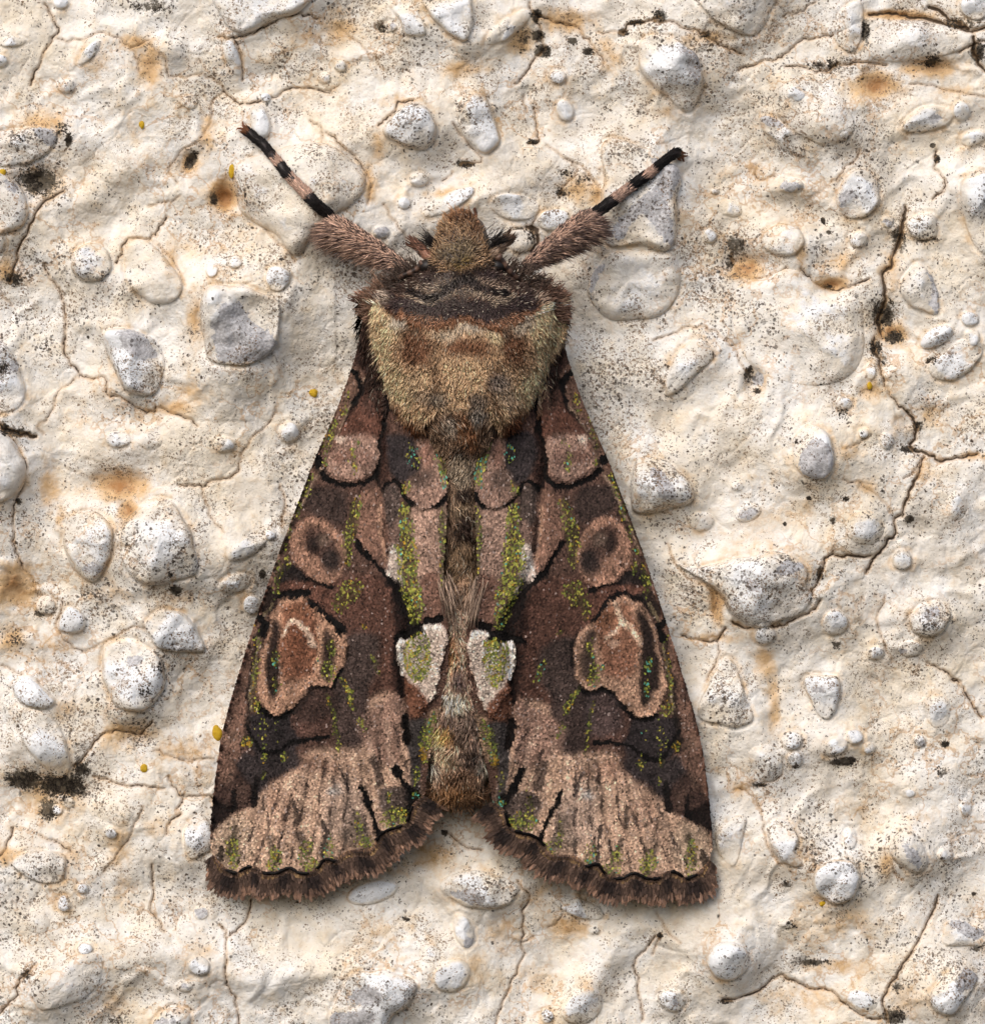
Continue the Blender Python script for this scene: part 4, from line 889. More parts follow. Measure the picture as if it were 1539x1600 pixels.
    L_(W6, [(876, 404), (884, 470), (892, 540)], (206, 192, 184), 2.6, .95, 1.6), L_(W6, [(880, 402), (915, 400)], (206, 192, 184), 2.2, .95, 1.6), L_(W6, [(985, 345), (1045, 350)], (206, 192, 184), 2.6, .95, 2),
    P_(W6, [(905, 760), (1000, 740), (990, 860), (955, 920), (965, 1070), (925, 1050), (898, 880)], (72, 64, 65), 1, 4),
    L_(W6, [(895, 740), (900, 830)], (28, 17, 15), 5.5), P_(W6, [(1000, 700), (1100, 700), (1000, 900), (960, 900), (985, 800)], (150, 120, 96), .8, 4),
    # fine veins fanning out to the margin, with pale scales beside them
    *[L_(W6, [(a, b), (c, d)], (92, 70, 64), 1.0, .6, 1.6, clear=False) for a, b, c, d in ((330, 1010, 160, 1385), (380, 1000, 240, 1385), (440, 960, 330, 1395), (490, 930, 400, 1390), (560, 900, 475, 1385), (600, 900, 560, 1345), (650, 880, 640, 1320), (700, 880, 735, 1290), (770, 800, 845, 1200), (840, 760, 905, 1000))],
    *[L_(W6, [(a, b), (c, d)], (190, 156, 138), 3.0, .4, 4, clear=False) for a, b, c, d in ((300, 1080, 200, 1330), (410, 990, 290, 1340), (465, 950, 370, 1350), (525, 930, 440, 1320), (580, 900, 520, 1300), (630, 900, 600, 1280), (680, 880, 690, 1240), (740, 830, 800, 1150), (810, 760, 850, 1000))],
    *[L_(W6, [(a + (c - a) * u, b + (d - b) * u), (a + (c - a) * (u + v), b + (d - b) * (u + v))], (58, 44, 42), w, .8, 2, clear=False) for (a, b, c, d), u, v, w in zip([(330, 1010, 160, 1385), (380, 1000, 240, 1385), (440, 960, 330, 1395), (490, 930, 400, 1390), (560, 900, 475, 1385), (600, 900, 560, 1345), (650, 880, 640, 1320), (700, 880, 735, 1290), (770, 800, 845, 1200), (840, 760, 905, 1000)] * 3, [.55, .3, .62, .42, .7, .2, .5, .35, .15, .3, .82, .72, .85, .2, .3, .75, .8, .7, .6, .7, .2, .88, .35, .78, .1, .5, .2, .85, .85, .05], [.12, .08, .14, .1, .1, .12, .16, .1, .14, .12] * 3, [1.6, 1.2, 2.0, 1.4, 1.8, 1.3, 2.2, 1.5, 2.0, 1.6] * 3)],
    # dark vein streaks of the outer field
    L_(W6, [(258, 1010), (240, 1110)], (28, 20, 20), 5.0, .95), L_(W6, [(165, 1050), (155, 1140)], BLK, 3.2, .9), L_(W6, [(420, 1095), (432, 1190)], (60, 46, 42), 2.6, .8), L_(W6, [(620, 950), (655, 1045)], (70, 56, 54), 2.0, .9),
    L_(W6, [(715, 1030), (755, 1140), (785, 1240)], BLK, 3.4), L_(W6, [(855, 940), (895, 1030), (925, 1115)], BLK, 4.6), L_(W6, [(770, 920), (792, 1010)], (56, 44, 44), 6, .8, 4), L_(W6, [(535, 1175), (550, 1260), (545, 1340)], (50, 42, 42), 3.0, .85), L_(W6, [(300, 1145), (306, 1200)], (76, 58, 52), 2, .8),
    L_(W6, [(450, 1240), (470, 1310)], (62, 50, 46), 5, .8, 4), L_(W6, [(310, 1250), (330, 1330)], (80, 66, 58), 4, .7, 4), L_(W6, [(170, 1220), (150, 1330)], (70, 60, 48), 5, .7, 4), L_(W6, [(690, 1140), (730, 1260)], (86, 72, 68), 6, .7, 4),
    P_(W6, [(790, 1050), (885, 1030), (912, 1130), (880, 1190), (800, 1150)], (82, 68, 66), .9, 5), P_(W6, [(640, 1100), (680, 1100), (700, 1180), (660, 1180)], (120, 100, 92), .6, 6), O_(W6, (690, 1250), (60, 50), (110, 94, 86), .6, 8), O_(W6, (595, 1040), (24, 18), (170, 164, 166), .7, 6),
    L_(W6, [(110, 1300), (100, 1350)], BLK, 4, .8), L_(W6, [(925, 1050), (950, 1090), (900, 1150)], BLK, 6, .95, 3),
    # lime and gold flecks
    GO(W4, (565, 610), (14, 24), .6), GO(W4, (540, 730), (22, 70), .5), GO(W4, (495, 330), (20, 40), .4), GO(W4, (480, 410), (26, 24), .5), GO(W4, (395, 520), (30, 90), .35, .3), GO(W4, (365, 610), (26, 60), .35), GO(W4, (370, 720), (14, 30), .5),
    GO(W4, (270, 820), (30, 30), .45), GO(W4, (240, 890), (36, 60), .45), GO(W4, (200, 1020), (26, 60), .4), GO(W4, (150, 1140), (26, 60), .45), GO(W4, (120, 1260), (18, 30), .4), GO(W4, (70, 1390), (34, 70), .35), GO(W4, (55, 1500), (22, 60), .35),
    GP(W4, [(1020, 550), (1075, 550), (1125, 700), (1135, 880), (1080, 870), (1040, 700)], .72, .55), GO(W4, (868, 892), (26, 42), .75, -.3), GO(W4, (905, 690), (34, 80), .3, .6),
    GP(W4, [(830, 1000), (900, 1010), (925, 1150), (945, 1400), (965, 1560), (940, 1620), (850, 1600), (818, 1400), (832, 1200)], .75, .15), GP(W6, [(868, -20), (948, -20), (958, 150), (962, 300), (925, 335), (893, 235), (866, 100)], .8),
    GP(W4, [(1075, 1050), (1120, 1050), (1120, 1500), (1085, 1500)], .35),
    GP(W4, [(530, 970), (595, 970), (585, 1100), (545, 1200), (545, 1350), (500, 1350), (465, 1200), (500, 1080)], .5), GO(W4, (500, 1530), (70, 70), .32), GO(W6, (660, 185), (50, 46), .45), GO(W6, (615, 240), (26, 60), .4), GO(W6, (720, 345), (12, 12), .6, -.4),
    GO(W6, (340, 490), (18, 40), .55, .8), GO(W6, (345, 600), (14, 40), .4, .5), GO(W6, (570, 530), (30, 50), .55), GO(W6, (585, 430), (22, 50), .35, .1), GO(W6, (535, 490), (10, 12), .6, 1.0),
    GL(W6, [(565, 640), (585, 710), (598, 800), (612, 870)], 2.6, .55, -.1), GL(W6, [(640, 575), (660, 630), (680, 690)], 3.2, .75, -.1), GO(W6, (708, 755), (18, 20), .8, -.3), GL(W6, [(700, 730), (722, 800)], 2.2, .4), GL(W6, [(768, 470), (795, 550)], 2.6, .5, .2),
    GO(W6, (255, 685), (26, 30), .45), GO(W6, (215, 845), (22, 24), .85, -.7), GO(W6, (285, 800), (22, 110), .25), GO(W6, (345, 790), (10, 40), .3), GO(W6, (285, 915), (12, 16), .85, -.2), GO(W6, (376, 902), (12, 22), .8, -.2), GO(W6, (290, 985), (12, 22), .5), GO(W6, (250, 560), (14, 160), .35, -.3), GO(W6, (265, 440), (12, 60), .3, -.4), GO(W6, (345, 110), (20, 60), .4), GO(W6, (400, 75), (14, 30), .5),
    GP(W6, [(905, 395), (985, 365), (1012, 400), (1010, 480), (985, 560), (940, 575), (903, 510)], .82, -.1, 2.0), GP(W6, [(960, 780), (1020, 710), (1005, 840), (970, 925), (950, 900)], .6, .1), GO(W6, (968, 902), (18, 26), .95, -1.0),
    GO(W6, (155, 1315), (26, 80), .55, -.2), GO(W6, (335, 1345), (32, 60), .6), GO(W6, (470, 1330), (26, 70), .5), GO(W6, (500, 1375), (30, 26), .7), GO(W6, (575, 1310), (24, 56), .55, .7), GO(W6, (705, 1210), (16, 80), .4), GO(W6, (735, 1275), (44, 30), .65), GO(W6, (850, 1165), (56, 46), .72), GO(W6, (830, 1080), (12, 34), .5), GO(W6, (945, 1070), (20, 16), .8, .9), GO(W6, (940, 985), (20, 40), .35, .2),
]

# forewing outline (one wing; the other is its mirror image, hung a touch lower)
C_CO = [(578, 470), (566, 520), (553, 570), (528, 640), (495, 715), (470, 780), (443, 850), (418, 920), (396, 985), (376, 1050), (358, 1110), (345, 1170), (336, 1240), (331, 1300), (334, 1334)]
C_IN = [(692, 540), (699, 680), (700, 760), (697, 850), (692, 925), (701, 972), (701, 1040), (688, 1110), (672, 1180), (664, 1240)]
C_OUT = [(662, 1240), (648, 1252), (643, 1262), (637, 1280), (622, 1288), (606, 1293), (595, 1301), (584, 1320), (573, 1326), (557, 1325), (541, 1329), (528, 1340), (519, 1339), (508, 1340), (497, 1354), (484, 1360), (470, 1360), (455, 1353), (443, 1356), (434, 1360), (415, 1361), (405, 1354), (394, 1351), (382, 1355), (374, 1361), (358, 1357), (345, 1346), (334, 1334)]
def resamp(p, n):
    p = smooth_open(p, 8); s = np.concatenate([[0], np.cumsum(np.linalg.norm(np.diff(p, axis=0), axis=1))]); t = np.linspace(0, s[-1], n)
    return np.stack([np.interp(t, s, p[:, 0]), np.interp(t, s, p[:, 1])], -1)
NS, NV = 110, 190
cI, cC, cO = resamp(C_IN, NV), resamp(C_CO, NV), resamp(C_OUT, NS)
cB = np.linspace(cI[0], cC[0], NS)
sg = np.linspace(0, 1, NS)[None, :, None]; vg = np.linspace(0, 1, NV)[:, None, None]
COON = (1 - sg) * cI[:, None] + sg * cC[:, None] + (1 - vg) * cB[None] + vg * cO[None] - ((1 - vg) * ((1 - sg) * cI[0] + sg * cC[0]) + vg * ((1 - sg) * cI[-1] + sg * cC[-1]))
OUTLINE = np.vstack([cI, cO[1:], cC[::-1][1:]])

# body: one continuous loft, with station y, half width, top
BST = np.array([(330, 6, 90), (338, 19, 104), (352, 34, 120), (385, 45, 134), (415, 58, 148), (440, 90, 156), (470, 140, 166), (510, 148, 172), (560, 131, 178), (610, 119, 178), (655, 100, 172), (690, 58, 158), (720, 40, 148), (800, 38, 144), (900, 37, 142), (980, 38, 148), (1060, 40, 140), (1140, 45, 126), (1200, 46, 110), (1235, 40, 92), (1252, 20, 74), (1260, 6, 60)], float)
def body_axis(y): return np.interp(y, [330, 700, 1000, 1260], [722, 722, 719, 716])
def body_h(x, y, base=22):
    hw = np.interp(y, BST[:, 0], BST[:, 1]); tp = np.interp(y, BST[:, 0], BST[:, 2])
    u = np.clip(np.abs(x - body_axis(y)) / hw, 0, 1)
    return base + (tp - base) * (1 - u ** 2.6) ** .55

def wing_h(x, y):
    xi = np.interp(y, cI[:, 1], cI[:, 0]); xc = np.interp(y, cC[:, 1], cC[:, 0])
    s = np.clip((xi - x) / (xi - xc), 0, 1.1)
    hi = np.interp(y, [520, 600, 700, 800, 900, 990, 1100, 1240, 1400], [92, 106, 134, 150, 152, 154, 124, 76, 40])
    hc = np.interp(y, [470, 600, 800, 1000, 1200, 1400], [70, 58, 46, 40, 34, 26])
    h = hc + (hi - hc) * (1 - s) ** 1.15 + 12 * np.sin(np.pi * np.clip(s, 0, 1)) * sstep(520, 700, y)
    # fold along the dorsal fold line and gentle pleats between the outer veins
    d = d_line(x, y, np.array([(604, 560), (594, 720), (602, 850), (640, 960), (632, 1040), (640, 1160)], float))
    h = h - 7 * np.exp(-(d / 7) ** 2) + 4 * np.exp(-((d - 16) / 9) ** 2)
    ang = np.arctan2(x - 610, y - 620)
    h = h + 2.2 * np.sin(ang * 46) * sstep(1040, 1200, y) + 1.6 * fbm(x, y, 60, 3, 300)
    return h

def to_side(x, y, side):
    if side == 'L': return x, y
    sh = -11 * sstep(560, 640, x) * sstep(860, 970, y) * (1 - sstep(1150, 1240, y) * .2)
    return 1442 - x + sh, y + 8 * sstep(780, 1000, y)

GREENS = [lin(c) for c in ((158, 158, 66), (128, 136, 56), (172, 164, 74), (104, 116, 52))]
TEAL = lin((84, 160, 140)); GOLD = lin((168, 132, 40))

def desat(c, k):
    lm = (c @ np.array([.3, .5, .2]))[..., None]
    return lm + (c - lm) * k

def fan_scales(x, y, h, dx, dy, ln, wd, lift, col, gl, rnd):
    """five-cornered wing scales: narrow root, broad toothed end, tips raised so that rows overlap"""
    n = len(x); nx, ny = -dy, dx
    def pt(a, b, z): return np.stack([x + dx * a * ln + nx * b * wd, y + dy * a * ln + ny * b * wd, h + z], -1)
    tw = rnd.uniform(-.5, .5, n)
    V = np.stack([pt(-.45, 0, -.3), pt(.25, -.5, lift * .6 - tw), pt(.55, -.3, lift - tw), pt(.62, .12, lift * 1.1), pt(.5, .38, lift + tw), pt(.2, .5, lift * .55 + tw)], 1).reshape(-1, 3)
    f = np.array([(0, 1, 2), (0, 2, 3), (0, 3, 4), (0, 4, 5)])
    F = (f[None] + (np.arange(n) * 6)[:, None, None]).reshape(-1, 3)
    return V, F, np.repeat(col, 6, 0), np.repeat(gl, 6)

def hair_mesh(root, dirv, ln, rad, cols, bend):
    """tapered three-sided hairs; cols (n,3,3) root/middle/tip"""
    n = len(root)
    dirv = dirv / (np.linalg.norm(dirv, axis=1, keepdims=True) + 1e-9)
    rr = np.random.default_rng(n).normal(size=(n, 3))
    u = np.cross(dirv, rr); u /= np.linalg.norm(u, axis=1, keepdims=True) + 1e-9
    v = np.cross(dirv, u)
    L = ln[:, None]
    c = [root - dirv * 1.0, root + dirv * L * .5 + bend * L * .12, root + dirv * L * .95 + bend * L * .5]
    rs = [rad, rad * .85, None]
    vs = []
    for k in range(2):
        for j in range(3):
            a = j * 2 * math.pi / 3
            vs.append(c[k] + (u * math.cos(a) + v * math.sin(a)) * rs[k][:, None])
    vs.append(c[2])
    V = np.stack(vs, 1).reshape(-1, 3)
    i = np.arange(n)[:, None] * 7
    q = np.array([(0, 1, 4, 3), (1, 2, 5, 4), (2, 0, 3, 5)]); t = np.array([(3, 4, 6), (4, 5, 6), (5, 3, 6)])
    FQ = (q[None] + i[:, :, None]).reshape(-1, 4); FT = (t[None] + i[:, :, None]).reshape(-1, 3)
    C = np.stack([cols[:, 0]] * 3 + [cols[:, 1]] * 3 + [cols[:, 2]], 1).reshape(-1, 3)
    return V, [FQ, FT], C

def jgrid(x0, x1, y0, y1, sp, r):
    a, b = np.meshgrid(np.arange(x0, x1, sp), np.arange(y0, y1, sp))
    b = b + (np.arange(a.shape[1]) % 2)[None] * sp * .5
    return (a + r.uniform(-.38, .38, a.shape) * sp).ravel(), (b + r.uniform(-.38, .38, a.shape) * sp).ravel()

def make_wing(side):
    r = np.random.default_rng(11 if side == 'L' else 12)
    sd_ = 0 if side == 'L' else 5
    X, Y = COON[..., 0].ravel(), COON[..., 1].ravel()
    col, g, tint, rel = paint(X, Y, WING, (96, 68, 59), side, seed=sd_)
    h = wing_h(X, Y) + rel
    x2, y2 = to_side(X, Y, side)
    n = len(X)
    V = np.vstack([np.stack([x2, y2, h], -1), np.stack([x2, y2, h - 3.0], -1)])
    T = grid_faces(NV, NS)
    ring = np.concatenate([np.arange(NS), np.arange(1, NV) * NS + NS - 1, (NV - 1) * NS + np.arange(NS - 2, -1, -1), np.arange(NV - 2, 0, -1) * NS])
    nx = np.roll(ring, -1)
    rim = np.stack([ring, nx, nx + n, ring + n], -1)
    Fw = np.vstack([T, T[:, ::-1] + n, rim[:, ::-1]])
    if side == 'L': Fw = Fw[:, ::-1]
    o = build('forewing', V, Fw, M_SCALE, moth, floats=dict(gloss=np.zeros(2 * n)), cols=dict(Col=np.vstack([col * 1.2, col])), origin=world(*to_side(600, 560, side), 60))
    # scales in loose rows
    x, y = jgrid(320, 705, 460, 1370, 2.55, r)
    k = sd_poly(x, y, OUTLINE[::3]) < -.5
    x, y = x[k], y[k]
    col, g, tint, rel = paint(x, y, WING, (96, 68, 59), side, seed=sd_)
    fx, fy = x - 640, y - 330; L = np.hypot(fx, fy); fx, fy = fx / L, fy / L
    a = r.normal(0, .22, len(x)); fx, fy = fx * np.cos(a) - fy * np.sin(a), fx * np.sin(a) + fy * np.cos(a)
    val = np.exp(r.normal(0, .19, len(x))) * (1 + .34 * fbm(x, y, 24, 3, 320 + sd_) + .26 * fbm(x, y, 8, 2, 330 + sd_))
    row = .86 + .26 * np.sin((x * fx + y * fy) * 2 * math.pi / 6.4)
    lm = np.maximum(col @ np.array([.3, .5, .2]), 1e-4)[:, None]
    col = (lm + (col - lm) * .84) * np.array([1.0, 1.015, .95])
    an_ = np.arctan2(x - 610, y - 560)
    vein = fbm(an_ * 900, L * .10, 22, 3, 340 + sd_)
    col = np.clip(2.25 * lm ** .25 * col * (val * row * (1 + .35 * vein * sstep(760, 1000, y)))[:, None], 0, .85)
    lum = col.mean(1)
    frost = (r.uniform(size=len(x)) < .035) & (lum > .06); col[frost] = col[frost] * .6 + lin((210, 190, 182)) * .4
    soot = r.uniform(size=len(x)) < .08; col[soot] *= .35
    gl = np.zeros(len(x))
    isg = r.uniform(size=len(x)) < .8 * g * (.45 + .9 * vnoise(x / 7, y / 7, 90 + sd_))
    pick = .8 * np.array(GREENS)[r.integers(0, 4, len(x))] * np.exp(r.normal(0, .25, len(x)))[:, None]
    tl = r.uniform(size=len(x)) < np.clip(.02 + tint * .5, 0, .7); pick[tl] = TEAL * r.uniform(.5, 1.1, (tl.sum(), 1))
    gd = r.uniform(size=len(x)) < np.clip(.05 - tint * .8, 0, .95); pick[gd & ~tl] = GOLD * r.uniform(.6, 1.1, ((gd & ~tl).sum(), 1))
    col[isg] = pick[isg] * .88 + np.minimum(col[isg], .12) * .2; gl[isg] = .7
    near = (g > .3) & ~isg; col[near] = col[near] * .6 + lin((96, 98, 48)) * .15
    x2, y2 = to_side(x, y, side)
    if side == 'R': fx = -fx
    ln = np.where(isg, 5.6, 5.8) * r.uniform(.85, 1.2, len(x)); wd = np.where(isg, 3.6, 3.6) * r.uniform(.85, 1.15, len(x))
    V, Fs, Cs, Gs = fan_scales(x2, y2, wing_h(x, y) + rel + .5, fx, fy, ln, wd, r.uniform(.6, 1.5, len(x)), col, gl, r)
    tag(build('wing_scales', V, Fs, M_SCALE, o, floats=dict(gloss=Gs), cols=dict(Col=Cs)), kind='stuff')
    # fringe
    p = resamp(C_OUT, 1400)
    base_p = np.array([np.convolve(np.pad(p[:, q], 90, 'edge'), np.ones(181) / 181, 'valid') for q in (0, 1)]).T
    tg = np.gradient(base_p, axis=0); nrm = np.stack([tg[:, 1], -tg[:, 0]], -1); nrm /= np.linalg.norm(nrm, axis=1, keepdims=True)
    if nrm[700, 1] < 0: nrm = -nrm
    VV, FF, CC, GG, nv = [], [], [], [], 0
    for num, L0, w0, z0, kind_ in ((620, 49, 5.2, -1.6, 0), (620, 42, 4.6, -.9, 1), (760, 33, 4.4, -.2, 2), (820, 20, 4.2, .6, 3), (420, 12, 4.0, 1.2, 4)):
        t = (np.arange(num) + r.uniform(-.4, .4, num)) / num; t = np.clip(t, 0, 1); idx = (t * 1399).astype(int)
        wav = .5 + .5 * np.sin(t * 2 * math.pi * 9.0 + .6)
        corner = sstep(.93, 1.0, t)
        d = nrm[idx] + r.normal(0, .07, (num, 2)); d[:, 0] += .45 * corner; d += (vnoise(t * 150, t * 0, 44) - .5)[:, None] * np.array([[.35, 0]]); d /= np.linalg.norm(d, axis=1, keepdims=True)
        ln = L0 * .82 * r.uniform(.82, 1.1, num) * (1 - .45 * corner) * (.90 + .2 * vnoise(t * 110, t * 0, 46))
        dk, md, lt, tn = lin((38, 29, 27)), lin((92, 70, 58)), lin((140, 104, 82)), lin((158, 122, 76))
        w1 = np.clip(wav * 1.4 - .2, 0, 1)[:, None]
        c = [lt * .8 * (1 - .6 * w1) + md * .6 * w1, md * (1 - .8 * w1) + dk * .8 * w1, md * .7 * (1 - w1) + dk * w1, (md * .95) * (1 - w1) + dk * w1, (tn * .75) * (1 - w1) ** 2 + md * .8 * (1 - (1 - w1) ** 2)][kind_]
        c = desat(c, .8) * np.exp(r.normal(0, .32, num))[:, None] * 1.1
        cx_, cy_ = p[idx, 0] + d[:, 0] * ln * .43, p[idx, 1] + d[:, 1] * ln * .43
        hx_ = wing_h(p[idx, 0], p[idx, 1]) + z0
        x2, y2 = to_side(cx_, cy_, side)
        V_, F_s, C_s, G_s = fan_scales(x2, y2, hx_, d[:, 0] * (-1 if side == 'R' else 1), d[:, 1], ln, w0 * r.uniform(.8, 1.2, num), r.uniform(-1.2, .8, num), c, np.zeros(num), r)
        VV.append(V_); FF.append(F_s + nv); CC.append(C_s); GG.append(G_s); nv += len(V_)
    tag(build('fringe', np.vstack(VV), np.vstack(FF), M_SCALE, o, floats=dict(gloss=np.concatenate(GG)), cols=dict(Col=np.vstack(CC))), kind='stuff')
    m = 2600
    p = resamp(C_OUT, 1400); t = r.uniform(0, 1, m); idx = (t * 1399).astype(int)
    rx, ry = p[idx, 0], p[idx, 1]
    base_p = np.array([np.convolve(np.pad(p[:, q], 90, 'edge'), np.ones(181) / 181, 'valid') for q in (0, 1)]).T
    tg = np.gradient(base_p, axis=0); nrm = np.stack([tg[:, 1], -tg[:, 0]], -1); nrm /= np.linalg.norm(nrm, axis=1, keepdims=True)
    if nrm[700, 1] < 0: nrm = -nrm
    dxy = nrm[idx] + r.normal(0, .09, (m, 2))
    cornr = sstep(.93, 1.0, t); dxy[:, 0] += .45 * cornr
    tier = r.integers(0, 4, m)
    wav = .5 + .5 * np.sin(t * 2 * math.pi * 9.0 + .6)            # dark blocks between the veins
    ln = np.choose(tier, [9, 18, 28, 40]) * r.uniform(.85, 1.12, m) * (.86 + .3 * vnoise(t * 190, t * 0, 45)) * (1 - .5 * cornr)
    cr0 = np.where((r.uniform(size=m) < .45 * (1 - wav))[:, None], lin((150, 108, 62)), lin((86, 62, 48))) * np.exp(r.normal(0, .2, m))[:, None]
    dark = lin((40, 31, 29)); brn = lin((112, 78, 60)); tip = lin((138, 96, 70))
    w_ = np.clip(wav * 1.25 - .1, 0, 1)[:, None]
    cm = (dark * w_ + lin((84, 62, 52)) * (1 - w_)) * np.exp(r.normal(0, .3, m))[:, None]
    ct = np.where((tier == 3)[:, None], tip, np.where((tier == 2)[:, None], brn * .7, dark * 1.4)) * np.exp(r.normal(0, .25, m))[:, None]
    ct = np.where((tier == 0)[:, None], lin((150, 108, 66)) * np.exp(r.normal(0, .2, m))[:, None], ct)
    cr0, cm, ct = desat(cr0 * 2.0, .75), desat(cm * 2.0, .7), desat(ct * 2.2, .72)
    clump = (vnoise(t * 160, t * 0, 44) - .5)[:, None] * np.array([[.5, 0]])
    dxy = dxy + clump
    hz = wing_h(rx, ry) + np.choose(tier, [2.2, 1.0, -.4, -1.6])
    x2, y2 = to_side(rx, ry, side)
    sx = -1 if side == 'R' else 1
    V, Fh, Ch = hair_mesh(np.stack([x2, y2, hz], -1), np.stack([dxy[:, 0] * sx, dxy[:, 1], r.uniform(-.16, .04, m)], -1), ln, r.uniform(.5, .8, m), np.stack([cr0, cm, ct], 1), np.stack([r.normal(0, .06, m), np.zeros(m), np.full(m, -.06)], -1))
    tag(build('fringe_fuzz', V, Fh, M_FUR, o, cols=dict(Col=Ch)), kind='stuff')
    # black terminal lunules
    q = resamp(C_OUT, 520); tq = np.linspace(0, 1, 520)
    keep = (vnoise(tq * 30, tq * 0, 9) > .42) & (tq > .02) & (tq < .95)
    hx, hy = q[keep, 0], q[keep, 1] + 1.0
    hx2, hy2 = to_side(hx, hy, side)
    m2 = len(hx2); tq2 = np.gradient(hx2), np.gradient(hy2)
    V, Fh, Ch = hair_mesh(np.stack([hx2, hy2, wing_h(hx, hy) + 2.0], -1), np.stack([tq2[0] * 3 + r.normal(0, .2, m2), tq2[1] * 3 + r.normal(0, .2, m2), r.uniform(0, .6, m2)], -1), np.full(m2, 9.0), r.uniform(1.8, 3.0, m2), np.tile(lin((16, 11, 11)), (m2, 3, 1)), np.zeros((m2, 3)))
    tag(build('margin_line', V, Fh, M_FUR, o, cols=dict(Col=Ch)), kind='stuff')
    return o

make_wing('L'); make_wing('R')

# ---- body
nb, na = 120, 48
yy = np.interp(np.linspace(0, 1, nb), np.linspace(0, 1, len(BST)), BST[:, 0])
hw = np.interp(yy, BST[:, 0], BST[:, 1]); tp = np.interp(yy, BST[:, 0], BST[:, 2])
k5 = np.ones(5) / 5
hw = np.convolve(np.pad(hw, 2, 'edge'), k5, 'valid'); tp = np.convolve(np.pad(tp, 2, 'edge'), k5, 'valid')
th = np.linspace(0, 2 * math.pi, na, endpoint=False)
ct_, st_ = np.cos(th), np.sin(th)
sx_ = np.sign(ct_) * np.abs(ct_) ** .8
low = np.where(yy < 420, tp * .45, 26)
mid = (tp + low) / 2 - (tp - low) * .18
Z = np.where(st_[None] > 0, mid[:, None] + (tp - mid)[:, None] * np.abs(st_)[None] ** .9, mid[:, None] - (mid - low)[:, None] * np.abs(st_)[None])
BV = np.stack([body_axis(yy)[:, None] + hw[:, None] * sx_[None], np.repeat(yy[:, None], na, 1), Z - 2], -1).reshape(-1, 3)
caps = [np.array([[0] + list(range(na - 1, 0, -1))]), np.array([[(nb - 1) * na + i for i in range(na)]])]
bcol = lin((58, 42, 34)) * (.7 + .6 * vnoise(BV[:, 0] / 8, BV[:, 1] / 8, 4))[:, None]
body = build('body', BV, [grid_faces(nb, na, True)] + caps, M_SKIN, moth, cols=dict(Col=bcol), origin=world(722, 560, 60))
def body_top(x, y):
    w_ = np.interp(y, yy, hw); t_ = np.interp(y, yy, tp); m_ = np.interp(y, yy, mid)
    u = np.clip(np.abs(x - body_axis(y)) / w_, 0, .999)
    return m_ + (t_ - m_) * (1 - (u ** 1.25) ** 2) ** .45 - 2

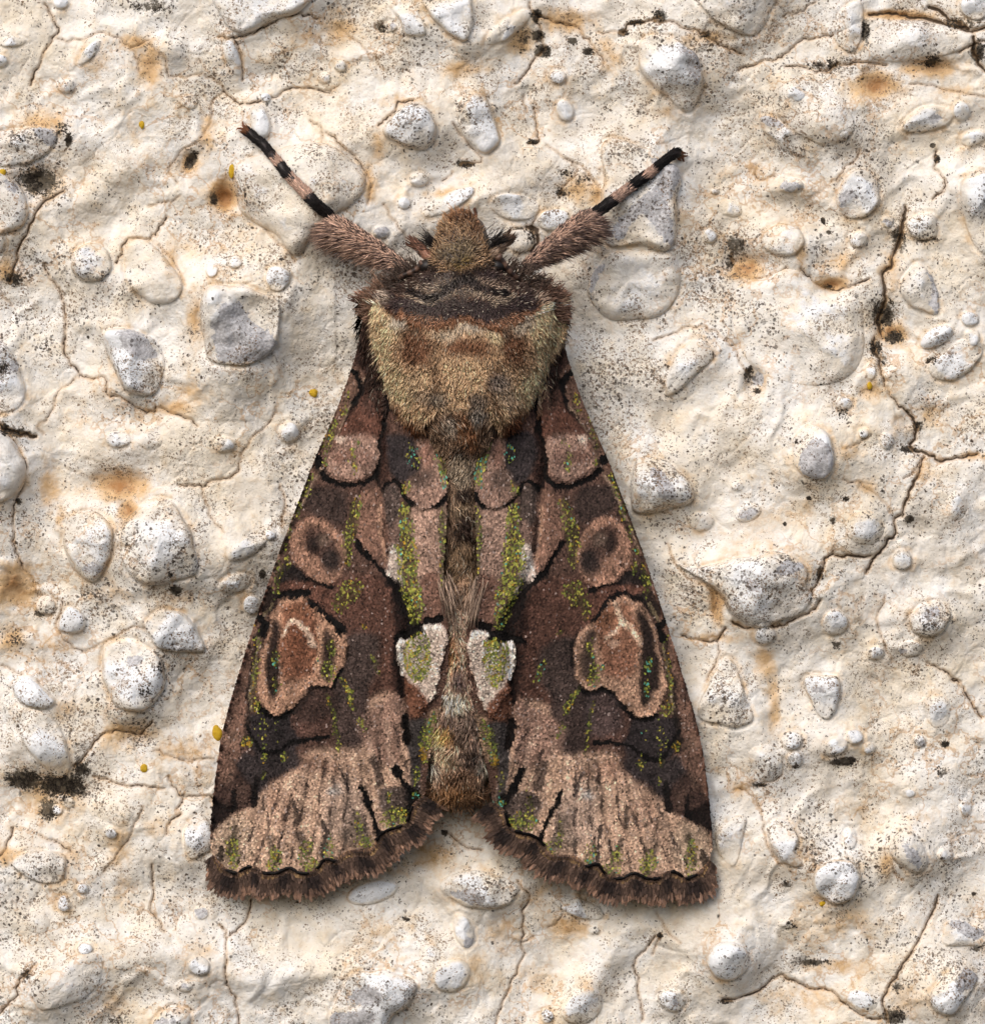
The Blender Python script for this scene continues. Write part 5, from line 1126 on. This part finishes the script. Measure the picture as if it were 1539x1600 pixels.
FUR = [
    # cape
    P_(Z2, [(120, 620), (280, 700), (420, 790), (520, 820), (700, 760), (900, 820), (1000, 790), (1150, 720), (1280, 620), (1310, 720), (1285, 850), (1225, 1000), (1185, 1150), (1190, 1270), (1140, 1320), (1060, 1450), (960, 1450), (880, 1400), (840, 1300), (760, 1290), (700, 1310), (600, 1310), (500, 1380), (450, 1460), (330, 1460), (270, 1330), (240, 1170), (200, 1000), (150, 830)], (198, 165, 130), 1, 4),
    P_(Z2, [(140, 680), (300, 740), (330, 860), (300, 1000), (420, 1200), (330, 1300), (260, 1240), (205, 1000), (150, 830)], (210, 180, 142), 1, 8), P_(Z2, [(1270, 640), (1130, 740), (1090, 860), (1130, 1000), (1000, 1200), (1120, 1270), (1180, 1150), (1225, 1000), (1290, 850)], (210, 180, 142), 1, 8),
    L_(Z2, [(330, 780), (400, 900), (500, 1030), (560, 1150), (500, 1300)], (112, 84, 62), 5, .8, 6), L_(Z2, [(1080, 780), (1010, 900), (930, 1030), (850, 1150), (900, 1300)], (112, 84, 62), 5, .8, 6),
    O_(Z2, (430, 950), (100, 110), (112, 76, 54), .95, 12), O_(Z2, (700, 930), (140, 56), (118, 80, 56), .95, 10), O_(Z2, (1000, 930), (90, 120), (112, 76, 54), .95, 12), O_(Z2, (800, 960), (60, 40), (112, 74, 50), .8, 8),
    O_(Z2, (560, 1010), (34, 110), (120, 92, 68), .6, 8), O_(Z2, (890, 1040), (40, 90), (140, 110, 82), .6, 8),
    O_(Z2, (330, 800), (60, 44), (178, 168, 154), .9, 7), O_(Z2, (780, 815), (130, 34), (170, 160, 146), .85, 8), O_(Z2, (600, 850), (80, 36), (168, 156, 138), .7, 8), O_(Z2, (900, 880), (40, 46), (196, 178, 142), .8, 7), O_(Z2, (1060, 800), (70, 50), (176, 162, 144), .85, 7), O_(Z2, (430, 830), (40, 44), (74, 58, 48), .8, 7), O_(Z2, (960, 850), (26, 50), (76, 58, 48), .8, 6),
    O_(Z2, (920, 1135), (70, 60), (104, 98, 98), .75, 8), O_(Z2, (790, 1250), (60, 56), (96, 86, 80), .85, 7), O_(Z2, (560, 1250), (70, 44), (100, 92, 84), .8, 7), O_(Z2, (460, 1220), (60, 40), (136, 124, 112), .5, 8), O_(Z2, (970, 1230), (60, 60), (166, 148, 130), .6, 8), O_(Z2, (400, 1140), (60, 40), (150, 132, 106), .5, 8),
    O_(Z2, (360, 1420), (120, 66), (112, 70, 44), 1, 7), O_(Z2, (1060, 1400), (120, 100), (112, 70, 46), 1, 8), O_(Z2, (290, 1330), (40, 50), (112, 72, 48), .8, 6), O_(Z2, (1130, 1330), (50, 60), (128, 84, 56), .85, 6),
    P_(Z2, [(60, 640), (110, 600), (140, 680), (150, 830), (195, 1000), (230, 1150), (150, 1150), (90, 900)], (66, 44, 34), 1, 4), P_(Z2, [(1300, 620), (1370, 700), (1340, 900), (1270, 1150), (1190, 1150), (1220, 1000), (1285, 850)], (62, 40, 32), 1, 4),
    # collar, from the cape forwards
    L_(Z2, [(270, 690), (400, 775), (520, 805), (640, 765), (760, 755), (900, 805), (1040, 745), (1120, 690)], (122, 84, 58), 8, 1, 4),
    L_(Z2, [(230, 640), (350, 690), (500, 720), (700, 700), (880, 715), (1060, 670), (1160, 620)], (58, 45, 45), 10, 1, 4),
    L_(Z2, [(380, 625), (520, 668), (700, 620), (880, 668), (1000, 640)], (140, 122, 102), 4, .9, 3),
    P_(Z2, [(180, 600), (300, 520), (420, 480), (700, 470), (1000, 500), (1150, 560), (1270, 600), (1160, 640), (950, 600), (700, 570), (480, 600), (300, 640)], (60, 46, 40), 1, 5),
    P_(Z2, [(400, 560), (480, 530), (600, 540), (660, 560), (560, 610), (470, 610)], (132, 114, 96), .9, 5), P_(Z2, [(760, 560), (850, 535), (950, 560), (980, 600), (900, 615), (820, 600)], (132, 112, 94), .9, 5),
    O_(HD, (420, 780), (70, 40), (52, 40, 42), .9, 5), O_(HD, (980, 770), (90, 40), (62, 50, 52), .85, 5),
    L_(HD, [(270, 865), (330, 900), (420, 935), (520, 920), (640, 865), (740, 800), (840, 860), (940, 905), (1020, 915), (1130, 905)], (14, 10, 10), 5.2, 1, 2),
    O_(Z2, (150, 620), (80, 40), (126, 84, 60), .85, 6), O_(Z2, (230, 650), (60, 50), (150, 132, 116), .8, 6), O_(Z2, (190, 650), (24, 30), (60, 52, 52), .8, 4), O_(Z2, (1250, 620), (70, 40), (122, 82, 60), .85, 6), O_(Z2, (1180, 650), (60, 40), (140, 116, 96), .7, 6),
    # head
    P_(Z2, [(560, 150), (640, 100), (760, 110), (810, 200), (830, 300), (865, 420), (800, 490), (650, 490), (540, 470), (515, 380), (545, 250)], (168, 132, 94), 1, 4),
    O_(Z2, (680, 150), (120, 50), (164, 114, 70), .9, 8), O_(Z2, (700, 170), (60, 20), (86, 56, 36), .85, 5), O_(Z2, (690, 380), (110, 80), (140, 122, 92), .9, 10), O_(Z2, (700, 455), (60, 26), (122, 98, 34), .9, 6), O_(Z2, (600, 400), (40, 40), (112, 98, 76), .7, 6), O_(Z2, (780, 230), (30, 50), (112, 76, 52), .8, 6),
    # dorsal tuft and abdomen
    O_(N9, (600, 120), (110, 90), (124, 84, 52), 1, 8), O_(N9, (520, 130), (50, 60), (152, 138, 122), .9, 7), O_(N9, (740, 30), (60, 40), (120, 112, 104), .9, 6), O_(N9, (700, 210), (40, 70), (132, 82, 42), .9, 6), O_(N9, (640, 300), (70, 40), (48, 38, 34), .9, 7),
    O_(N9, (630, 440), (100, 110), (140, 122, 100), 1, 8), O_(N9, (640, 600), (70, 60), (44, 32, 28), .95, 8), O_(N9, (610, 720), (90, 50), (138, 114, 86), .95, 8), O_(N9, (640, 860), (90, 110), (44, 30, 24), .95, 10), P_(N9, [(500, 980), (720, 980), (740, 1280), (600, 1300), (500, 1280)], (112, 88, 62), .95, 8),
    O_(N9, (620, 1250), (46, 40), (172, 132, 98), .9, 6), P_(N9, [(430, 1300), (760, 1300), (720, 1600), (430, 1600)], (142, 112, 88), 1, 8), O_(N9, (610, 1420), (50, 110), (92, 70, 52), .8, 8),
    P_(W8, [(330, 380), (580, 380), (620, 900), (600, 1120), (260, 1120), (300, 900)], (172, 142, 122), 1, 8), O_(W8, (430, 540), (30, 90), (150, 106, 70), .9, 6), O_(W8, (470, 690), (40, 50), (70, 58, 58), .9, 6), O_(W8, (430, 800), (60, 50), (200, 180, 160), .8, 7), O_(W8, (400, 880), (34, 50), (78, 62, 54), .9, 6), O_(W8, (530, 640), (26, 40), (96, 74, 62), .7, 6), O_(W8, (490, 900), (80, 70), (92, 78, 70), .85, 8), O_(W8, (385, 970), (56, 50), (202, 150, 92), .95, 6), O_(W8, (470, 990), (60, 26), (40, 32, 28), .8, 5), O_(W8, (520, 1080), (60, 70), (52, 42, 38), .9, 8), O_(W8, (380, 1080), (70, 60), (168, 140, 112), .7, 8), O_(W8, (300, 1170), (44, 46), (176, 164, 150), .9, 6), O_(W8, (590, 1150), (36, 46), (160, 148, 134), .8, 6), O_(W8, (440, 1200), (130, 50), (98, 74, 56), .8, 8), O_(W8, (430, 1290), (140, 50), (122, 88, 56), .9, 7),
]

def fur(name, poly, sp, f, lenf, lift, rad, parent, seed, base=(90, 66, 52), scatter=.3, hfun=body_top, var=.26, gain=1.6, sat=.8):
    r = np.random.default_rng(seed)
    P = np.array(poly, float)
    x, y = jgrid(P[:, 0].min(), P[:, 0].max(), P[:, 1].min(), P[:, 1].max(), sp, r)
    k = sd_poly(x, y, smooth_closed(P, 4)) < 0
    x, y = x[k], y[k]; n = len(x)
    col, _, _, _ = paint(x, y, FUR, base, warp=3.2, seed=3)
    fx, fy = f(x, y)
    clx = fbm(x, y, 13, 2, seed); cly = fbm(x, y, 13, 2, seed + 1)
    d = np.stack([fx + r.normal(0, scatter, n) + .75 * clx, fy + r.normal(0, scatter, n) + .6 * cly, lift * r.uniform(.5, 1.5, n)], -1)
    ln = lenf(x, y) * r.uniform(.6, 1.25, n) * (1 + .45 * fbm(x, y, 16, 2, seed + 2))
    v = np.exp(r.normal(0, var, n))[:, None]
    dk = r.uniform(size=n) < .10; pl = r.uniform(size=n) < .06
    col = col * v; col[dk] *= .3; col[pl] = col[pl] * .6 + lin((220, 205, 180)) * .3
    col = np.clip(desat(col, sat) * gain, 0, .92); cols = np.stack([col * .75, col, np.clip(col * 1.1, 0, 1)], 1)
    V, Fh, Ch = hair_mesh(np.stack([x, y, hfun(x, y)], -1), d, ln, rad * r.uniform(.7, 1.25, n), cols, np.stack([r.normal(0, .15, n), np.full(n, .1), np.full(n, -.25)], -1))
    return tag(build(name, V, Fh, M_FUR, parent, cols=dict(Col=Ch)), kind='stuff')

cape = Z2([(90, 620), (280, 690), (420, 780), (520, 810), (700, 750), (900, 810), (1000, 780), (1150, 700), (1310, 610), (1330, 720), (1300, 850), (1222, 1000), (1176, 1150), (1182, 1270), (1150, 1350), (1060, 1450), (970, 1440), (900, 1400), (850, 1300), (780, 1310), (680, 1310), (600, 1290), (500, 1370), (440, 1450), (340, 1450), (270, 1330), (248, 1170), (205, 1000), (140, 830), (95, 720)])
fur('thorax_fur', cape, 2.1, lambda x, y: ((x - 722) / 420, .95 + 0 * x), lambda x, y: 9.5 + 9 * sstep(620, 680, y), .30, .95, body, 21, scatter=.16, gain=1.5, sat=.95, var=.2)
fur('thorax_fur', cape, 4.2, lambda x, y: ((x - 722) / 330, .95 + 0 * x), lambda x, y: 13 + 8 * sstep(620, 680, y), .38, .85, body, 22, scatter=.2, gain=1.5, sat=.95, var=.2)
side_l = [(560, 478), (590, 468), (592, 520), (600, 590), (606, 650), (590, 640), (572, 570), (560, 520)]
fur('shoulder_fur', side_l, 2.8, lambda x, y: (-.25 + 0 * x, .9 + 0 * x), lambda x, y: 14 + 0 * y, .25, 1.1, body, 41, (62, 42, 34), .2, lambda x, y: np.maximum(wing_h(x, y), body_top(x, y) * .8) + 3, gain=1.1)
fur('shoulder_fur', [(1444 - a, b) for a, b in side_l], 2.8, lambda x, y: (.25 + 0 * x, .9 + 0 * x), lambda x, y: 14 + 0 * y, .25, 1.1, body, 42, (62, 42, 34), .2, lambda x, y: np.maximum(wing_h(1444 - x, y), body_top(x, y) * .8) + 3, gain=1.1)
collar = Z2([(60, 640), (180, 580), (300, 510), (420, 470), (560, 470), (700, 470), (860, 470), (1000, 490), (1150, 550), (1310, 620), (1320, 680), (1150, 740), (1000, 800), (900, 825), (700, 775), (520, 825), (400, 790), (280, 710), (90, 680)])
fur('collar_fur', collar, 2.3, lambda x, y: ((x - 722) / 130, -.25 + 1.1 * sstep(470, 510, y) - .5 * (np.abs(x - 722) > 110)), lambda x, y: 7 + 8 * sstep(70, 150, np.abs(x - 722)), .8, .85, body, 23, scatter=.15, gain=2.3)
head_p = Z2([(580, 170), (640, 130), (730, 130), (795, 200), (825, 300), (870, 420), (900, 470), (800, 500), (650, 500), (500, 480), (515, 380), (545, 250)])
fur('head_fur', head_p, 2.2, lambda x, y: ((x - 722) / 70, -.75 + .7 * sstep(370, 430, y)), lambda x, y: 11 + 4 * sstep(372, 338, y), .8, .8, body, 24, (96, 76, 58), .35, gain=1.35)
dors = N9([(480, -10), (780, -10), (850, 170), (810, 270), (740, 420), (740, 600), (720, 750), (740, 1000), (760, 1200), (740, 1600), (430, 1600), (420, 1300), (470, 1100), (500, 800), (490, 600), (520, 420), (420, 270), (370, 170)])
fur('abdomen_fur', dors, 2.5, lambda x, y: (-(x - body_axis(y)) / 120 + .35 * np.sin(y / 31) * (y < 790), .9 + 0 * y), lambda x, y: 15 + 4 * sstep(690, 780, y) + 3 * np.sin(y / 25), .22, .8, body, 25, (116, 90, 68), .25, gain=2.0)
abd = W8([(330, 330), (580, 330), (640, 500), (620, 900), (650, 1150), (640, 1260), (520, 1330), (380, 1340), (270, 1260), (250, 1150), (300, 900), (330, 500)])
fur('abdomen_fur', abd, 2.4, lambda x, y: (-(x - body_axis(y)) / 240 + .2 * np.sin(y / 17), .9 + 0 * y), lambda x, y: 17 + 0 * y, .30, .85, body, 26, (140, 112, 92), .25, gain=2.5, sat=.95)
tail = W8([(330, 1260), (420, 1300), (560, 1260), (600, 1300), (480, 1350), (360, 1345), (310, 1310)])
fur('tail_tuft', tail, 3.2, lambda x, y: ((x - 716) / 60, .8 + 0 * x), lambda x, y: 26 + 0 * y, .2, .9, body, 27, (112, 78, 50), .6)
def bristles(name, roots, dirs, ln, colr, seed, n=70, sp=8, rad=.7, parent=None, spread=.3):
    r = np.random.default_rng(seed); k = r.integers(0, len(roots), n)
    R0 = np.array(roots, float)[k] + r.normal(0, sp, (n, 3)) * np.array([1, 1, .5]); D0 = np.array(dirs, float)[k] + r.normal(0, spread, (n, 3))
    c = desat(lin(colr)[None], .75) * np.exp(r.normal(0, .35, n))[:, None]
    V, Fh, Ch = hair_mesh(R0, D0, ln * r.uniform(.6, 1.2, n), np.full(n, rad), np.stack([c, c, c], 1), r.normal(0, .12, (n, 3)))
    return tag(build(name, V, Fh, M_FUR, parent, cols=dict(Col=Ch)), kind='stuff')
bristles('crest_hairs', [(694, 905, 150), (750, 908, 150), (700, 930, 152), (742, 930, 152)], [(.26, 1, .1), (-.28, 1, .1), (.16, 1, .14), (-.16, 1, .14)], 62, (170, 140, 116), 36, 120, 6, .75, body, .11)
bristles('face_bristles', [(678, 386, 112), (770, 384, 112)], [(-1, -.7, .35), (1, -.7, .35)], 30, (44, 38, 36), 31, 150, 5, .65, body)
bristles('shoulder_tuft', [(586, 466, 92), (582, 492, 90), (600, 454, 96)], [(-.8, -.35, .4), (-1, .1, .4), (-.6, -.7, .4)], 15, (140, 104, 80), 32, 420, 8, .8, body)
bristles('shoulder_tuft', [(862, 464, 92), (872, 492, 88), (846, 452, 96)], [(.8, -.35, .4), (1, .1, .4), (.6, -.7, .4)], 15, (136, 100, 80), 33, 420, 8, .8, body)
bristles('shoulder_tuft', [(628, 432, 104), (612, 445, 100), (645, 424, 106)], [(-.8, -.5, .5), (-.9, -.2, .4), (-.5, -.8, .5)], 16, (92, 74, 64), 34, 380, 8, .75, body)
bristles('shoulder_tuft', [(820, 432, 104), (838, 445, 100), (800, 424, 106)], [(.8, -.5, .5), (.9, -.2, .4), (.5, -.8, .5)], 16, (96, 76, 64), 35, 380, 8, .75, body)

# eyes
def ellipsoid(c, r, n=14):
    u = np.linspace(0, math.pi, n); v = np.linspace(0, 2 * math.pi, 2 * n, endpoint=False)
    U_, V_ = np.meshgrid(u, v, indexing='ij')
    return np.stack([c[0] + r[0] * np.sin(U_) * np.cos(V_), c[1] + r[1] * np.sin(U_) * np.sin(V_), c[2] + r[2] * np.cos(U_)], -1).reshape(-1, 3), grid_faces(n, 2 * n, True)
for x in (670, 776):
    V, Fq = ellipsoid((x, 421, 116), (14, 12, 17)); build('eye', V, Fq, M_EYE, body, origin=world(x, 421, 118))

def tube(path, rad, colf, n=12, closed=True):
    path = np.array(path, float); rad = np.array(rad, float)
    t = np.gradient(path, axis=0); t /= np.linalg.norm(t, axis=1, keepdims=True)
    u = np.cross(t, np.array([0, 0, 1.0])); u /= np.linalg.norm(u, axis=1, keepdims=True) + 1e-9; v = np.cross(u, t)
    a = np.linspace(0, 2 * math.pi, n, endpoint=False)
    V = path[:, None] + rad[:, None, None] * (u[:, None] * np.cos(a)[None, :, None] + v[:, None] * np.sin(a)[None, :, None])
    m = len(path)
    F = [grid_faces(m, n, True)[:, ::-1], np.array([list(range(n))]), np.array([[(m - 1) * n + i for i in range(n - 1, -1, -1)]])]
    return V.reshape(-1, 3), F, np.repeat(colf, n, 0) if len(np.shape(colf)) > 1 else np.tile(colf, (m * n, 1))

# ---- forelegs: furry upper limb, banded five-jointed foot
def foreleg(f, club, foot, bands, seed, sgn):
    r = np.random.default_rng(seed)
    cl = np.array(f(club)); ft = np.array(f(foot))
    hf = np.array([top(x, y) for x, y in ft]) + 8
    h_end = max(hf[0] + 6, 66)
    # upper limb
    t = np.linspace(0, 1, 26)
    axis_ = cl[0] + (cl[1] - cl[0]) * t[:, None]
    hh = 84 + (h_end - 84) * t
    ra = np.interp(t, [0, .25, .6, .85, 1], [6, 10, 14, 14, 7])
    V, Fq, Cc = tube(np.column_stack([axis_, hh]), ra, lin((84, 60, 48)))
    o = build('foreleg', V, Fq, M_SKIN, moth, cols=dict(Col=Cc), origin=world(*cl[0], 84))
    n = 4600
    q = r.uniform(0, 1, n) ** .85; ang = r.uniform(-.35, math.pi + .35, n)
    ax = cl[1] - cl[0]; L = np.linalg.norm(ax); ax = ax / L; nr = np.array([-ax[1], ax[0]]) * sgn      # nr: towards the trailing edge
    rr = np.interp(q, t, ra)
    off = np.cos(ang) * rr
    root = np.column_stack([cl[0] + ax * (q * L)[:, None] + nr * off[:, None], np.interp(q, t, hh) + np.abs(np.sin(ang)) * rr])
    back = np.clip(.35 + .65 * np.cos(ang), 0, 1)                                                       # hairs sweep to the trailing edge
    d = np.column_stack([ax * .75 + nr * (.75 * back)[:, None], .15 + .25 * np.sin(ang)]) + r.normal(0, .2, (n, 3))
    ln = (12 + 46 * back * q ** .8 * (1 - .55 * sstep(.8, 1, q))) * r.uniform(.7, 1.15, n)
    base = np.where(r.uniform(size=n)[:, None] < .45 + .3 * (back < .3)[:, None], lin((172, 132, 106)), lin((86, 64, 56))) * np.exp(r.normal(0, .25, n))[:, None]
    lead = (back < .12)[:, None]; base = np.where(lead & (r.uniform(size=n)[:, None] < .35), lin((44, 32, 28)), base)
    base = desat(base * 1.9, .66)
    V, Fh, Ch = hair_mesh(root, d, ln, r.uniform(.6, 1.0, n), np.stack([base * .75, base, base * 1.1], 1), np.column_stack([nr[0] * np.full(n, .1), nr[1] * np.full(n, .1), np.full(n, -.2)]))
    tag(build('leg_fur', V, Fh, M_FUR, o, cols=dict(Col=Ch)), kind='stuff')
    # foot
    path = np.column_stack([ft, np.maximum(hf, np.linspace(h_end - 4, hf[-1], len(ft)))])
    s = np.concatenate([[0], np.cumsum(np.linalg.norm(np.diff(path, axis=0), axis=1))]); s /= s[-1]
    P3 = lambda u: np.column_stack([np.interp(u, s, path[:, k]) for k in range(3)])
    for (a, b, rad) in ((0, .27, 7.6), (.27, .44, 7.0), (.44, .57, 6.6), (.57, .70, 6.2), (.70, .985, 6.0)):
        u = np.linspace(a, b, 9); pr = rad * np.array([.72, .86, .95, 1, 1.02, 1.06, 1.12, 1.14, .9])
        V, Fq, Cc = tube(P3(u), pr, np.array([lin(c) for c in [(34, 24, 22)] * 9]))
        seg = build('tarsus_segment', V, Fq, M_SKIN, o, cols=dict(Col=Cc))
        m = int(1700 * (b - a)) + 120
        q = r.uniform(a - .01, b, m); ang = r.uniform(0, math.pi, m)
        c0 = P3(q); c1 = P3(np.clip(q + .02, 0, 1)); dv = P3(np.clip(q + .03, 0, 1)) - P3(np.clip(q - .03, 0, 1)); dv /= np.linalg.norm(dv, axis=1, keepdims=True)
        nn = np.cross(dv, np.tile([0, 0, 1.0], (m, 1))); nn /= np.linalg.norm(nn, axis=1, keepdims=True)
        rad_ = rad * 1.0
        root = c0 + nn * (np.cos(ang) * rad_)[:, None] + np.array([[0, 0, 1.0]]) * (np.sin(ang) * rad_)[:, None]
        light = np.zeros(m, bool)
        for (u0, u1) in bands: light |= (q > u0) & (q < u1)
        cc = np.where(light[:, None], lin((190, 150, 126)), lin((24, 18, 18))) * np.exp(r.normal(0, .25, m))[:, None]
        cc = desat(cc, .75)
        cc = np.where((q > .955)[:, None], lin((112, 72, 48)), cc)
        V, Fh, Ch = hair_mesh(root, dv + nn * (np.cos(ang) * .18)[:, None] + r.normal(0, .1, (m, 3)), np.full(m, 10.0) * r.uniform(.7, 1.2, m), r.uniform(.8, 1.2, m), np.stack([cc * .8, cc, cc], 1), np.zeros((m, 3)))
        tag(build('leg_fur', V, Fh, M_FUR, o, cols=dict(Col=Ch)), kind='stuff')
    e = path[-1]; dv = path[-1] - path[-2]; dv /= np.linalg.norm(dv)
    for sg_ in (-1, 1):
        side_ = np.array([-dv[1], dv[0], 0]) * sg_
        pth = [e - dv * 2, e + dv * 5 + side_ * 3, e + dv * 9 + side_ * 6 - np.array([0, 0, 2.5]), e + dv * 10 + side_ * 9 - np.array([0, 0, 7])]
        V, Fq, Cc = tube(pth, [2.2, 1.9, 1.3, .4], lin((110, 62, 34)), 7)
        build('claw', V, Fq, M_SKIN, o, cols=dict(Col=Cc))
    return o

foreleg(LT, [(1160, 985), (690, 690)], [(690, 660), (600, 585), (500, 480), (430, 410), (370, 330), (280, 220), (165, 125)], [(.22, .42), (.55, .65)], 61, -1)
foreleg(RT, [(380, 960), (775, 655)], [(770, 665), (850, 605), (960, 520), (1060, 445), (1150, 380), (1230, 310), (1290, 265), (1325, 285)], [(.24, .42), (.56, .66)], 62, 1)

# ---- palps and antennae
def palp(path, rad, col, tipc, seed, parent):
    P = smooth_open(np.array(path, float), 4)
    V, Fq, Cc = tube(P, np.interp(np.linspace(0, 1, len(P)), [0, .5, 1], [rad, rad * .95, rad * .4]), lin(col))
    o = build('palp', V, Fq, M_SKIN, parent, cols=dict(Col=Cc))
    r = np.random.default_rng(seed); n = 420
    k = r.integers(0, len(P) - 1, n); dv = P[k + 1] - P[k]; dv /= np.linalg.norm(dv, axis=1, keepdims=True)
    off = r.normal(0, 1, (n, 3)); off /= np.linalg.norm(off, axis=1, keepdims=True)
    w_ = (k / len(P))[:, None]
    c = (lin(col) * (1 - w_) + lin(tipc) * w_) * np.exp(r.normal(0, .35, n))[:, None]
    V, Fh, Ch = hair_mesh(P[k] + off * rad * .8, dv + off * .35, r.uniform(1.0, 1.7, n) * rad, r.uniform(.7, 1.1, n), np.stack([c * .7, c, c], 1), np.zeros((n, 3)))
    tag(build('palp_fur', V, Fh, M_FUR, o, cols=dict(Col=Ch)), kind='stuff')
hz = lambda pts, hs: [(x, y, h) for (x, y), h in zip(HD(pts), hs)]
palp(hz([(490, 600), (420, 560), (340, 480), (260, 420)], [112, 108, 100, 92]), 8, (160, 116, 96), (72, 50, 40), 71, moth)
palp(hz([(950, 590), (1040, 520), (1110, 440), (1170, 370)], [112, 110, 104, 98]), 9, (150, 126, 106), (84, 58, 42), 72, moth)
palp(hz([(850, 260), (852, 180), (838, 120)], [106, 100, 96]), 2.0, (90, 58, 42), (78, 48, 34), 73, moth)
for path in (hz([(370, 620), (300, 690), (180, 740), (60, 800), (-60, 900), (-140, 1010), (-170, 1200)], [122, 118, 110, 98, 84, 70, 58]), hz([(1050, 560), (1130, 660), (1200, 740), (1300, 800), (1440, 880), (1600, 1000), (1650, 1200)], [126, 122, 116, 100, 84, 70, 58])):
    P = smooth_open(np.array(path, float), 6)
    tt = np.linspace(0, 1, len(P))
    V, Fq, Cc = tube(P, np.interp(tt, [0, .1, 1], [6.5, 4.6, 2.0]) * (1 + .12 * np.sin(np.arange(len(P)) * 2.4)), np.array([lin((104, 80, 68)) if i % 4 < 2 else lin((44, 32, 28)) for i in range(len(P))]), 9)
    build('antenna', V, Fq, M_SKIN, moth, cols=dict(Col=Cc))

# ------------------------------------------------------------------ yellow lichen specks
def lichen(x, y, rx, ry, label, seed):
    r = np.random.default_rng(seed)
    n = 16; P, Fq = ellipsoid((0, 0, 0), (1, 1, 1), n)
    rad = 1 + .30 * fbm(P[:, 0] * 10 + seed * 9, P[:, 1] * 10 + P[:, 2] * 7, 9, 3, seed)
    V = P * rad[:, None] * np.array([rx, ry, min(rx, ry) * .6]) + np.array([x, y, top(x, y) + .5])
    o = build('lichen_speck', V, Fq, M_LICHEN, None, origin=world(x, y, top(x, y)))
    tag(o, label, 'lichen', 'yellow lichen specks on the wall')
lichen(339, 1146, 8, 12, 'yellow lichen speck touching the outer edge of the moth wing', 1)
lichen(363, 268, 4.5, 11, 'narrow yellow lichen speck in the rusty hollow beside the large smooth pebble', 2)
lichen(6, 271, 5, 6, 'yellow lichen speck beside the rough stone with black mould under it', 3)
lichen(490, 614, 7, 6, 'small yellow lichen ring on pale plaster near the shoulder of the moth', 4)
lichen(1357, 603, 4, 6, 'yellow lichen speck beside the thick black crack', 5)
lichen(225, 1201, 6, 7, 'small yellow lichen speck on bare plaster below a thin crack', 6)
lichen(1284, 1411, 5, 4, 'tiny yellow lichen speck tucked under a round white pebble', 7)
lichen(222, 195, 4, 6, 'small ochre lichen speck on the plaster above the elongated dark hollow', 8)
